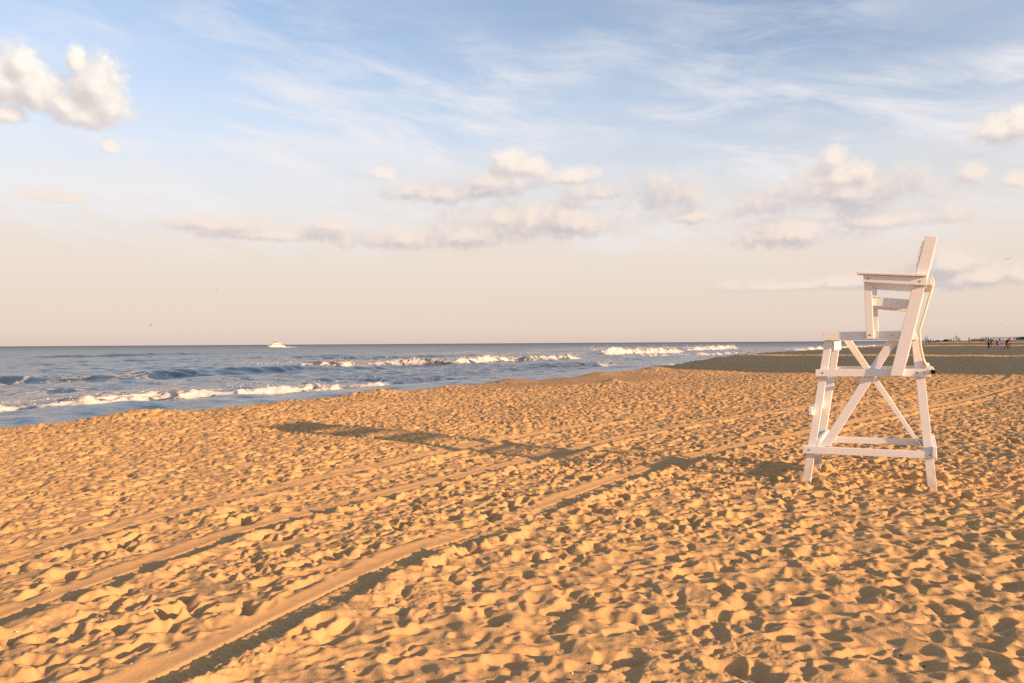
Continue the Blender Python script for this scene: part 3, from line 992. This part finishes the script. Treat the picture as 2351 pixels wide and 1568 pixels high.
def body_meshes(pose):
    if pose in MESHES:
        return MESHES[pose]
    j = joints_for(pose)

    def sub(name, edges, root, g, extra=None):
        ns = []
        for e in edges:
            for n in e:
                if n not in ns: ns.append(n)
        jj = {n: j[n] for n in ns}
        if extra: jj.update(extra)
        rr = {n: (tuple(x * g for x in RADII[n]) if isinstance(RADII[n], tuple) else RADII[n] * g) for n in ns}
        return skin_mesh(name, jj, edges, rr, root)

    def lerp(a, b_, t):
        return tuple(x + (y - x) * t for x, y in zip(a, b_))
    m = {}
    m['body'] = sub('body', SPINE + ARMS + LEGS, 'pelvis', 1.0)
    sleeves = {'el' + s: lerp(j['sh' + s], j['el' + s], .75) for s in 'lr'}
    m['shirt'] = sub('shirt', [('pelvis', 'waist'), ('waist', 'chest')] + [('chest', 'sh' + s) for s in 'lr'] + [('sh' + s, 'el' + s) for s in 'lr'], 'waist', 1.22, sleeves)
    m['shorts'] = sub('shorts', [('waist', 'pelvis')] + [e for s in 'lr' for e in (('pelvis', 'hip' + s), ('hip' + s, 'kn' + s))], 'pelvis', 1.20,
                      dict({'kn' + s: lerp(j['hip' + s], j['kn' + s], .85) for s in 'lr'}, waist=lerp(j['pelvis'], j['waist'], .35)))
    m['trousers'] = sub('trousers', [('waist', 'pelvis')] + [e for s in 'lr' for e in (('pelvis', 'hip' + s), ('hip' + s, 'kn' + s), ('kn' + s, 'an' + s))], 'pelvis', 1.22,
                        {'waist': lerp(j['pelvis'], j['waist'], .35)})
    bm = bmesh.new()
    bmesh.ops.create_icosphere(bm, subdivisions=2, radius=1.0)
    h, cr = Vector(j['head']), Vector(j['crown'])
    ctr = h.lerp(cr, 0.55)
    for v in bm.verts:
        if v.co.x > 0.35 and v.co.z < 0.35:
            v.co.x *= 0.45
    bmesh.ops.scale(bm, vec=(.112, .100, .125), verts=bm.verts)
    bmesh.ops.translate(bm, vec=ctr + Vector((-.014, 0, .01)), verts=bm.verts)
    me = bpy.data.meshes.new('hair')
    bm.to_mesh(me)
    bm.free()
    me.polygons.foreach_set('use_smooth', [True] * len(me.polygons))
    m['hair'] = me
    # nose, eyes and mouth as one small face piece
    bm = join_bm(box_bm(h + Vector((.102, 0, .0)), (.03, .022, .04), bevel=.008))
    me = bpy.data.meshes.new('nose')
    bm.to_mesh(me)
    bm.free()
    m['nose'] = me
    MESHES[pose] = m
    return m


CLOTH = {}


def cloth(c):
    if c not in CLOTH:
        CLOTH[c] = material('cloth_%d' % len(CLOTH), c, 0.9, 0.15, 12.0, 0.1)
    return CLOTH[c]


SKINS = [(0.36, 0.20, 0.13), (0.24, 0.13, 0.08), (0.45, 0.28, 0.19), (0.12, 0.065, 0.04)]
WHITE, BLACK, NAVY, RED = (0.72, 0.70, 0.68), (0.018, 0.018, 0.02), (0.03, 0.05, 0.16), (0.50, 0.03, 0.05)


def place_of(x4, D):
    X = (x4 / 4 - 512) / FPX * D
    x, y = np.array([X]), np.array([float(D)])
    s_, _ = poly_dist(x, y, CREST)
    return X, D, float(land_z(x, y, s_)[0])


def person(x4, D, pose, face, hgt, top, bottom, label, long=False, skin=0, hair=(0.02, 0.015, 0.012), group=None, dz=0.0):
    X, Y_, z = place_of(x4, D)
    p = thing('person', label, 'person', (X, Y_, z - 0.01 + dz), R(face), group, hgt / 1.73)
    m = body_meshes(pose)

    def part(n, name, mat):
        me = m[n]
        o = bpy.data.objects.new(name, me)
        COL.objects.link(o)
        o.parent = p
        if not me.materials: me.materials.append(mat)
        o.material_slots[0].link = 'OBJECT'
        o.material_slots[0].material = mat
    sk = cloth(SKINS[skin])
    part('body', 'body', sk)
    part('nose', 'nose', sk)
    part('hair', 'hair', cloth(hair))
    if top: part('shirt', 'shirt', cloth(top))
    if bottom: part('trousers' if long else 'shorts', 'trousers' if long else 'shorts', cloth(bottom))
    return p


person(3954, 117, 'stroll', 20, 1.66, (0.55, 0.53, 0.52), BLACK, 'woman in white top and long black trousers walking across the shaded sand', True, 1)
person(3964, 155, 'stand', 200, 1.76, (0.30, 0.36, 0.34), (0.04, 0.16, 0.20), 'person in pale top and teal shorts just behind the woman in black trousers')
person(4027, 118, 'bend', 5, 1.80, BLACK, RED, 'man in black shirt and red shorts leaning over to hold a toddler by the hand', False, 3)
person(4036.5, 117.4, 'walk', 10, 0.86, (0.40, 0.22, 0.24), (0.34, 0.14, 0.18), 'toddler in pink holding the hand of the man in black', False, 1)
person(3672, 150, 'stand', 30, 1.72, (0.10, 0.05, 0.12), BLACK, 'person in dark purple shirt standing beyond the back of the lifeguard chair', False, 3)
person(3840, 255, 'walk', 160, 1.72, WHITE, BLACK, 'person in white shirt and black shorts walking beside the two women in orange and red', False, 3)
person(3876.5, 246, 'carry', 200, 1.74, (0.50, 0.44, 0.40), (0.02, 0.02, 0.03), 'person in pale shirt and dark shorts standing alone carrying a bundle', False, 1)
person(3826.5, 300, 'stand', 150, 1.68, (0.32, 0.06, 0.05), (0.35, 0.10, 0.05), 'woman all in dark red standing next to the woman in orange', True, 1)
person(3832, 298, 'stand', 170, 1.70, (0.75, 0.28, 0.04), (0.75, 0.26, 0.03), 'woman all in orange standing next to the woman in dark red', True, 1)
person(3835, 292, 'stand', 180, 1.05, (0.40, 0.05, 0.05), (0.40, 0.05, 0.05), 'small child in red beside the woman in orange', False, 1)
person(3716.5, 322, 'sit', 100, 1.9, (0.12, 0.10, 0.12), BLACK, 'person in dark top sitting by the blue umbrella', False, 1)
person(3722.5, 320, 'stand', 120, 1.72, (0.28, 0.16, 0.14), (0.08, 0.06, 0.06), 'person in brown top standing by the blue umbrella', False, 1)
person(3732.5, 345, 'stand', 80, 1.62, (0.08, 0.36, 0.10), (0.05, 0.18, 0.10), 'person in green shirt standing at the edge of the water')
person(3706, 312, 'sit', 60, 1.8, (0.03, 0.03, 0.04), (0.05, 0.05, 0.06), 'person in black sitting low beside the foot of a far lifeguard chair')
person(3793, 325, 'sit', 170, 2.2, (0.02, 0.025, 0.05), (0.02, 0.02, 0.03), 'large dark clothed person sitting beside the navy beach tent')
person(3800.5, 322, 'sit', 10, 1.5, (0.20, 0.10, 0.08), (0.06, 0.04, 0.04), 'person in brown sitting close to the large dark clothed person')
person(3772, 330, 'sit', 0, 1.5, (0.10, 0.16, 0.18), (0.05, 0.06, 0.08), 'person in grey green sitting on the other side of the navy beach tent')
person(3805, 380, 'stand', 90, 1.70, None, (0.20, 0.10, 0.10), 'bather in red brown shorts standing at the sea by the farther lifeguard chair', False, 0)
person(3814, 352, 'carry', 90, 1.50, (0.10, 0.13, 0.12), (0.03, 0.03, 0.03), 'person in dark grey standing under the farther lifeguard chair')
person(3924, 430, 'stand', 90, 1.75, (0.4, 0.36, 0.34), NAVY, 'person in pale shirt standing far behind the seated group')
GC = [((0.10, 0.08, 0.16), 'dark violet'), ((0.55, 0.30, 0.16), 'tan'), ((0.60, 0.55, 0.45), 'cream'), ((0.22, 0.05, 0.16), 'plum'), ((0.03, 0.10, 0.06), 'dark green'),
      ((0.66, 0.30, 0.18), 'salmon'), ((0.55, 0.10, 0.06), 'bright red'), ((0.25, 0.28, 0.36), 'slate'), ((0.40, 0.40, 0.32), 'olive'), ((0.06, 0.12, 0.06), 'forest green'), ((0.70, 0.68, 0.64), 'white')]
for i, (cl, nm) in enumerate(GC):
    person(3885.5 + i * 5.1 + (i * 37 % 5) * 0.4, 300 + (i * 53 % 28), 'sit', (i * 77) % 360, 1.75 + 0.12 * (i % 3), cl, GC[(i + 4) % 11][0],
           'person in %s top sitting in the crowd on the far sand' % nm, False, i % 4, group='people sitting together on the far sand')
person(3932.5, 303, 'carry', 60, 1.45, (0.28, 0.32, 0.26), (0.30, 0.33, 0.30), 'stooping person in grey green standing among the seated crowd')
person(3942, 300, 'stand', 200, 1.55, (0.22, 0.06, 0.36), (0.15, 0.05, 0.20), 'person in bright purple standing behind the woman in black trousers', True)
person(3947, 303, 'stand', 140, 1.66, (0.04, 0.08, 0.05), BLACK, 'person in very dark green standing beside the person in purple', True, 3)
person(3971, 318, 'sit', 60, 1.6, (0.55, 0.16, 0.14), (0.5, 0.3, 0.25), 'person in coral sitting between the woman in black trousers and the blue drum')
person(3987.5, 250, 'sit', 190, 1.75, (0.30, 0.04, 0.06), (0.06, 0.04, 0.05), 'person in crimson sitting beyond the blue drum')
person(4056.5, 418, 'stand', 230, 1.72, (0.62, 0.58, 0.58), BLACK, 'person in white shirt standing by the green dumpsters', True)
person(4061.5, 415, 'stand', 180, 1.62, (0.45, 0.75, 0.05), (0.30, 0.55, 0.06), 'worker in fluorescent yellow green vest by the green dumpsters', True)
person(4066.5, 412, 'stand', 150, 1.86, (0.03, 0.03, 0.04), BLACK, 'tall person in black beside the worker in fluorescent vest', True, 3)


# ------------------------------------------------------------------ things on the far sand
def copy_chair(x4, D, rz, label):
    X, Y_, z = place_of(x4, D)
    c = copy_tree(chair)
    c.location = (X, Y_, z)
    c.rotation_euler = (0, 0, rz)
    tag(c, label, 'chair')


copy_chair(3690.5, 222, R(-30), 'nearer of two small far white lifeguard chairs, beside the blue umbrella')
copy_chair(3814, 340, R(-30), 'farther of two small far white lifeguard chairs, beside the navy beach tent')

BLUE = material('blue_plastic', (0.02, 0.06, 0.34), 0.45, 0.1, 4.0, 0.4)
TEAL = material('teal_steel', (0.03, 0.15, 0.17), 0.55, 0.15, 3.0, 0.4)
CREAM = material('cream_canvas', (0.70, 0.58, 0.46), 0.9, 0.1)
NAVYM = material('navy_canvas', (0.02, 0.04, 0.13), 0.9, 0.1)


def lathe(profile, seg=20):
    bm = bmesh.new()
    rings = [[bm.verts.new((r * math.cos(2 * math.pi * i / seg), r * math.sin(2 * math.pi * i / seg), z)) for i in range(seg)] for r, z in profile]
    for a, c_ in zip(rings[:-1], rings[1:]):
        for i in range(seg):
            bm.faces.new((a[i], a[(i + 1) % seg], c_[(i + 1) % seg], c_[i]))
    bm.faces.new(rings[0][::-1])
    bm.faces.new(rings[-1])
    return bm


def drum(x4, D, sc, label):
    X, Y_, z = place_of(x4, D)
    t = thing('litter_drum', label, 'drum', (X, Y_, z), 0, None, sc)
    obj('shell', lathe([(.29, 0), (.30, .02), (.30, .28), (.315, .30), (.30, .32), (.30, .58), (.315, .60), (.30, .62), (.30, .88), (.285, .90), (.27, .88)]), BLUE, t, smooth=True)
    obj('rim', lathe([(.30, .885), (.318, .895), (.318, .915), (.28, .915)]), BLUE, t, smooth=True)
    return t


drum(3991, 181, 1.02, 'blue plastic litter drum standing upright near the man in black')
drum(4000, 345, 1.05, 'small far blue litter drum beyond the nearer one')


def dumpster(x4, D, w, h, label):
    X, Y_, z = place_of(x4, D)
    t = thing('dumpster', label, 'dumpster', (X, Y_, z), R(-20))
    obj('bin', prism([(-w / 2, 0.12), (w / 2, 0.12), (w / 2 + .08, h), (-w / 2 - .08, h * .86)], -.7, .7, .02), TEAL, t)
    obj('lid', prism([(-w / 2 - .1, h * .865), (w / 2 + .1, h + .005), (w / 2 + .1, h + .06), (-w / 2 - .1, h * .92)], -.74, .74, .01), TEAL, t)
    for u in (-w / 2 + .15, w / 2 - .15):
        for v in (-.55, .55):
            obj('caster', tube_bm([(u, v - .04, .07), (u, v + .04, .07)], .075, 10), DARK, t)
    for v in (-.76, .76):
        obj('lifting_sleeve', box_bm((0, v, h * .5), (w * .8, .10, .14), bevel=.01), TEAL, t)


dumpster(4073, 428, 1.7, 1.15, 'low teal dumpster next to the people by the bins')
dumpster(4084, 425, 2.2, 1.75, 'large teal dumpster with tall back beside the low one')
dumpster(4098, 432, 2.3, 1.95, 'tall teal dumpster at the end of the row')

X, Y_, z = place_of(3707.5, 318)
t = thing('beach_umbrella', 'blue beach umbrella tilted low over people on the sand', 'umbrella', (X, Y_, z), 0)
um = lathe([(.02, .46), (.30, .42), (.62, .29), (.92, .06), (.95, 0.0), (.92, .03), (.6, .25), (.3, .38)], 8)
bmesh.ops.rotate(um, cent=(0, 0, 0), matrix=Matrix.Rotation(R(22), 3, 'Y'), verts=um.verts)
bmesh.ops.translate(um, vec=(.15, 0, 1.15), verts=um.verts)
obj('canopy', um, BLUE, t)
obj('pole', tube_bm([(-.35, 0, -.2), (.33, 0, 1.62)], .018, 6), RUST, t)


def tent(x4, D, w, h, mat, label):
    X, Y_, z = place_of(x4, D)
    t = thing('beach_tent', label, 'tent', (X, Y_, z), R(-25))
    bm = bmesh.new()
    rows_ = []
    for i in range(9):
        a = math.pi * i / 8
        rows_.append([bm.verts.new((-w / 2 * math.cos(a) * (1 - .25 * k_ / 4), k_ * .3, h * math.sin(a) ** .8 * (1 - .2 * k_ / 4))) for k_ in range(5)])
    for a, c_ in zip(rows_[:-1], rows_[1:]):
        for k_ in range(4):
            bm.faces.new((a[k_], a[k_ + 1], c_[k_ + 1], c_[k_]))
    bm.faces.new([r_[4] for r_ in rows_])
    bmesh.ops.solidify(bm, geom=list(bm.faces), thickness=.02)
    obj('canvas', bm, mat, t, smooth=True)
    for k_, y in ((0, -.01), (4, 1.2)):
        f = 1 - .25 * k_ / 4
        obj('tent_pole', tube_bm([(-w / 2 * math.cos(math.pi * i / 12) * f, y, (h * math.sin(math.pi * i / 12) ** .8 + .015) * (1 - .2 * k_ / 4)) for i in range(13)], .015, 5), RUST, t)


tent(3784, 328, 2.3, .95, NAVYM, 'low navy beach tent between sitting people on the far sand')
tent(3751, 322, 2.4, .85, CREAM, 'low cream beach tent on the sand near the water')

# pier far away
GREY = material('hazed_pier_timber', (0.13, 0.14, 0.16), 0.9, 0.15, 0.5)  # bluish grey, the haze of distance put into the timber colour
pier = thing('pier', 'long grey fishing pier on piles running out to sea behind the far people', 'pier', (696, 1150, SEA_Z), R(10))
obj('deck', box_bm((75, 0, 6.3), (150, 5, .6), bevel=.05), GREY, pier)
for i in range(26):
    for v in (-2, 2):
        obj('pile', tube_bm([(1 + i * 5.8, v, -3), (1 + i * 5.8, v, 6.0)], .38, 6), GREY, pier)
    obj('cap_beam', box_bm((1 + i * 5.8, 0, 5.8), (.5, 5.4, .4)), GREY, pier)
for v in (-2.4, 2.4):
    obj('railing', join_bm(box_bm((75, v, 7.6), (150, .15, .15)), box_bm((75, v, 7.1), (150, .1, .1)), *[box_bm((i * 3.0, v, 7.1), (.14, .14, 1.0)) for i in range(51)]), GREY, pier)

# ------------------------------------------------------------------ boat
BOATW = material('boat_white', (0.78, 0.76, 0.70), 0.35, 0.05, 1.0, 0.5)
GLASSD = material('dark_window', (0.03, 0.03, 0.035), 0.12, 0.1, 1.0, 0.6)
ORANGE = material('orange_canvas', (0.50, 0.16, 0.06), 0.8, 0.1)
boat = thing('fishing_boat', 'white party fishing boat with orange canopy crossing the open sea', 'boat', (-226.5, 767, SEA_Z), R(4))
secs = [(-8.6, .05, 2.30, 1.9), (-7.6, .75, 2.15, .55), (-6, 1.5, 1.95, -.3), (-3, 2.1, 1.65, -.7), (1, 2.3, 1.45, -.8), (5, 2.3, 1.35, -.7), (7.4, 2.2, 1.35, -.5)]
bm = bmesh.new()
rings = []
for (x, hb, zt, zb) in secs:
    pr = [(hb, zt), (hb * .97, zt * .5 + zb * .2), (hb * .7, zb * .6), (0, zb), (-hb * .7, zb * .6), (-hb * .97, zt * .5 + zb * .2), (-hb, zt)]
    rings.append([bm.verts.new((x, a, z)) for a, z in pr])
for a, c_ in zip(rings[:-1], rings[1:]):
    for i in range(6):
        bm.faces.new((a[i], a[i + 1], c_[i + 1], c_[i]))
    bm.faces.new((a[0], c_[0], c_[6], a[6]))
bm.faces.new(rings[-1])
bm.faces.new(rings[0])
hull = obj('hull', bm, BOATW, boat)
obj('waterline_stripe', box_bm((0.5, -2.27, .12), (12, .1, .16)), RUST, hull)
cab = obj('cabin', prism([(-5.0, 1.6), (3.6, 1.4), (3.6, 3.55), (-3.3, 3.55)], -1.75, 1.75, .06), BOATW, boat)
for i in range(6):
    obj('window', box_bm((-3.2 + i * 1.15, -1.76, 2.75), (.62, .06, .75), bevel=.02), GLASSD, cab)
obj('wheelhouse', prism([(-2.9, 3.56), (1.4, 3.56), (1.2, 4.6), (-2.4, 4.6)], -1.4, 1.4, .05), BOATW, boat)
obj('windscreen', prism([(-3.05, 4.65), (.9, 4.65), (.9, 5.35), (-3.35, 5.35)], -1.3, 1.3, .04), GLASSD, boat)
obj('hard_top', prism([(-1.9, 5.95), (2.4, 5.9), (2.4, 6.15), (-1.7, 6.2)], -1.5, 1.5, .05), ORANGE, boat)
for u in (-1.4, 2.1):
    for v in (-1.3, 1.3):
        obj('post', tube_bm([(u, v, 4.6 if u < 1 else 3.5), (u, v, 5.95)], .06, 6), BOATW, boat)
obj('upper_rail', join_bm(box_bm((2.9, -1.75, 4.4), (3.2, .06, .08)), *[box_bm((1.4 + i, -1.75, 3.95), (.06, .06, .9)) for i in range(4)], box_bm((2.9, 1.75, 4.4), (3.2, .06, .08))), BOATW, boat)
obj('bow_rail', join_bm(tube_bm([(-8.3, -.4, 3.1), (-6, -1.5, 2.85), (-4.2, -1.85, 2.7)], .05, 5), *[tube_bm([(x, -a, 1.9), (x, -a, z)], .04, 5) for x, a, z in ((-8.2, .42, 3.08), (-6, 1.48, 2.85), (-4.3, 1.82, 2.7))]), BOATW, boat)
obj('aft_bulwark', prism([(3.7, 1.36), (7.3, 1.33), (7.3, 2.05), (3.7, 2.1)], -2.18, -2.10, .02), BOATW, boat)
obj('mast', tube_bm([(.2, 0, 6.1), (.2, 0, 8.4)], .06, 6), BOATW, boat)
obj('aerial', tube_bm([(-1.2, .8, 6.1), (-1.4, .8, 9.0)], .03, 5), BOATW, boat)
for i, (u, v, z) in enumerate([(-6.4, -.4, 1.9), (-5.7, .3, 1.9), (-4.9, -.8, 1.75), (2.2, -1.0, 3.55), (3.0, -.9, 3.55), (4.6, -1.3, 1.45), (5.4, -1.2, 1.4), (6.3, -1.0, 1.4)]):
    p = person(1100, 767, 'stand', 270 + 20 * i, 1.70, [(0.35, 0.10, 0.06), (0.10, 0.08, 0.10), (0.55, 0.45, 0.2), (0.06, 0.08, 0.14)][i % 4], BLACK,
               'passenger in %s shirt standing on the %s of the white boat' % (['rust red', 'dark grey', 'yellow', 'navy'][i % 4], ['foredeck', 'upper deck', 'afterdeck'][0 if i < 3 else 1 if i < 5 else 2]),
               group=['passengers on the foredeck', 'passengers on the upper deck', 'passengers on the afterdeck'][0 if i < 3 else 1 if i < 5 else 2])
    M4 = Matrix.Translation((-226.5, 767, SEA_Z)) @ Matrix.Rotation(R(4), 4, 'Z')
    p.location = M4 @ Vector((u, v, z))
# wake behind the boat
vs, fs_ = [], []
for i in range(260):
    t = g2.uniform(0, 1)
    x = 7.5 + 13 * t
    r = g2.uniform(.12, .42) * (1.15 - t)
    o = octa * (r * np.array([2.2, 1.2, .6])) + (x, g2.normal() * (.4 + 1.2 * t), .18 + .12 * g2.normal())
    n0 = len(vs)
    vs += [tuple(v) for v in o]
    fs_ += [tuple(n0 + i_ for i_ in tr) for tr in otri]
me = bpy.data.meshes.new('boat_wake')
me.from_pydata(vs, [], fs_)
wk = obj('boat_wake', me, foam_m, kind='stuff', label='white foaming wake trailing behind the fishing boat', cat='wake', smooth=True)
wk.location = (-226.5, 767, SEA_Z)
wk.rotation_euler = (0, 0, R(4))

# ------------------------------------------------------------------ gulls
GULLD = material('gull_dark', (0.07, 0.065, 0.065), 0.8, 0.2)
GULLW = material('gull_white', (0.30, 0.29, 0.28), 0.8, 0.1)


def gull(x4, y4, D, span, rz, bank, label):
    xr, yr = x4 / 4, y4 / 4
    z = CAM_H + (346.3 - .00615 * xr - yr) / FPX * D
    t = thing('gull', label, 'bird', ((xr - 512) / FPX * D, D, z), R(rz), None, span / 1.3)
    t.rotation_euler = (R(bank), 0, R(rz))
    obj('body', tube_bm([(-.22, 0, 0), (-.12, 0, .01), (0, 0, 0), (.12, 0, 0), (.19, 0, .02), (.24, 0, .02), (.29, 0, .0)], .05, 10, rfun=lambda s_: [.015, .04, .06, .055, .036, .034, .008][round(s_ * 6)]), GULLW, t, smooth=True)
    obj('tail', prism([(-.36, -.005), (-.20, -.012), (-.20, .012), (-.36, .005)], -.05, .05, 0), GULLW, t)
    for q_ in (1, -1):
        bm = bmesh.new()
        st_ = [(.03, .07, .02, -.10), (.18, .09, .10, -.08), (.34, .10, .16, -.06), (.50, .04, .14, -.07), (.65, -.08, .08, -.10)]
        up = [bm.verts.new((a, q_ * y, z_ + .012)) for y, a, z_, b_ in st_] + [bm.verts.new((b_, q_ * y, z_ + .008)) for y, a, z_, b_ in st_[::-1]]
        dn = [bm.verts.new((a, q_ * y, z_ - .006)) for y, a, z_, b_ in st_] + [bm.verts.new((b_, q_ * y, z_)) for y, a, z_, b_ in st_[::-1]]
        n_ = len(st_)
        for A_ in (up, dn):
            for i in range(n_ - 1):
                bm.faces.new((A_[i], A_[i + 1], A_[2 * n_ - 2 - i], A_[2 * n_ - 1 - i]))
        for i in range(2 * n_):
            bm.faces.new((up[i], up[(i + 1) % (2 * n_)], dn[(i + 1) % (2 * n_)], dn[i]))
        obj('wing', bm, GULLD, t, smooth=True)


gull(4035, 1036, 112, 1.2, 70, -14, 'dark winged gull gliding above the far end of the beach')
gull(4003, 1295, 260, 1.2, 30, 25, 'tiny gull flying low over the people by the pier')
gull(604, 1301, 170, 1.3, 10, 5, 'small gull flying low over the open sea away from the boat')
gull(866, 1159, 260, 1.2, 40, 20, 'tiny gull in the sky over the open sea near the boat')

# ------------------------------------------------------------------ shells on the sand
SHELL = material('shell', (0.78, 0.74, 0.66), 0.4, 0.1, 30.0, 0.4)
for i, (x, y, sc) in enumerate([(-1.93, 4.33, .022), (-2.75, 4.75, .026), (-2.5, 4.0, .020), (-.25, 4.55, .018), (1.25, 3.9, .018), (2.6, 5.2, .020), (.6, 6.1, .022), (-3.4, 6.0, .024)]):
    bm = bmesh.new()
    n_ = 9
    ap = bm.verts.new((0, 0, .12))
    rim = [bm.verts.new((math.cos(a) * (1 + .06 * (k_ % 2)), math.sin(a) * 1.15, .0 + .05 * (k_ % 2))) for k_, a in enumerate([R(-75 + 150 * k_ / (n_ - 1)) for k_ in range(n_)])]
    mid = [bm.verts.new((v.co.x * .55, v.co.y * .55, .38)) for v in rim]
    for k_ in range(n_ - 1):
        bm.faces.new((rim[k_], rim[k_ + 1], mid[k_ + 1], mid[k_]))
        bm.faces.new((mid[k_], mid[k_ + 1], ap))
    bmesh.ops.solidify(bm, geom=list(bm.faces), thickness=.08)
    bmesh.ops.scale(bm, vec=(sc, sc, sc), verts=bm.verts)
    o = obj('seashell', bm, SHELL, None, None, 'small white seashell lying loose on the trodden sand', 'shell', 'seashells scattered on the sand', True)
    o.location = (x, y, ground_z(x, y) + .003)
    o.rotation_euler = (R(random.uniform(-15, 15)), R(random.uniform(-15, 15)), random.uniform(0, 6))

# grit, shell fragments and scraps of weed
for nm, mt, n_, (ra, rb), lab, cat_ in (('shell_grit', SHELL, 150, (.0025, .007), 'fine scattered shell grit lying on the sand', 'grit'),
                                        ('weed_scraps', DARK, 110, (.003, .009), 'dark scattered scraps of dried weed on the sand', 'seaweed')):
    D_ = 3.2 * np.exp(g2.uniform(0, 1.15, n_))
    a_ = g2.uniform(-.66, .66, n_)
    px, py = D_ * np.sin(a_), D_ * np.cos(a_)
    s_, _ = poly_dist(px, py, CREST)
    pz = land_z(px, py, s_) + relief(px, py, s_)[0]
    vs, fs_ = [], []
    for x, y, z in zip(px, py, pz):
        r = g2.uniform(ra, rb, 3) * (1.0, 1.6, 0.5)
        c_, s2 = math.cos(x * 999), math.sin(x * 999)
        o = octa * r
        o = np.stack([o[:, 0] * c_ - o[:, 1] * s2, o[:, 0] * s2 + o[:, 1] * c_, o[:, 2]], 1) + (x, y, z + .002)
        n0 = len(vs)
        vs += [tuple(v) for v in o]
        fs_ += [tuple(n0 + i for i in t) for t in otri]
    me = bpy.data.meshes.new(nm)
    me.from_pydata(vs, [], fs_)
    obj(nm, me, mt, kind='stuff', label=lab, cat=cat_)

# ------------------------------------------------------------------ buildings along the boardwalk, beside the beach: their shadows cross the sand
WALLS = [material('stucco_%d' % i, c_, 0.9, 0.06, 0.4) for i, c_ in enumerate([(0.55, 0.48, 0.40), (0.50, 0.52, 0.52), (0.60, 0.52, 0.42)])]
ROOFM = material('roof_felt', (0.20, 0.19, 0.18), 0.9)
PANE = material('hotel_glass', (0.06, 0.08, 0.10), 0.1, 0.1, 1.0, 0.6)


def building(t0, t1, h, w, label):
    o0 = Vector((98 + .5 * t0, 49 + .85 * t0, 0))
    L = (t1 - t0) * .986
    t = thing('hotel_building', label, 'building', o0, math.atan2(.85, .5))
    wall = obj('wall', box_bm((L / 2, -9, h / 2 - .5), (L, 18, h + 1), bevel=.05), WALLS[w], t)
    obj('roof', box_bm((L / 2, -9, h + .15), (L + .6, 18.6, .3), bevel=.03), ROOFM, t)
    obj('parapet', join_bm(box_bm((L / 2, .1, h + .8), (L, .25, 1.0)), box_bm((.1, -9, h + .8), (.25, 18, 1.0)), box_bm((L - .1, -9, h + .8), (.25, 18, 1.0))), WALLS[w], t)
    nf = int(h / 3.2)
    for f in range(nf):
        obj('balcony', box_bm((L / 2, .75, f * 3.2 + .5), (L - 2, 1.5, .2)), WALLS[w], t)
        n = min(10, int(L / 5))
        for i in range(n):
            obj('window', box_bm(((i + .5) * L / n, .03, f * 3.2 + 1.9), (2.4, .1, 1.7)), PANE, wall)


building(-59, -15.5, 26, 0, 'tall cream hotel beside the beach nearest the lifeguard chair')
building(-5.0, 96, 19, 1, 'long grey hotel beside the beach, second from the lifeguard chair')
building(130, 190, 19, 2, 'sand coloured hotel beside the beach, third from the lifeguard chair')
building(222, 300, 19, 0, 'cream hotel beside the beach, fourth from the lifeguard chair')
building(330, 470, 18, 1, 'long grey hotel beside the beach, farthest from the lifeguard chair')
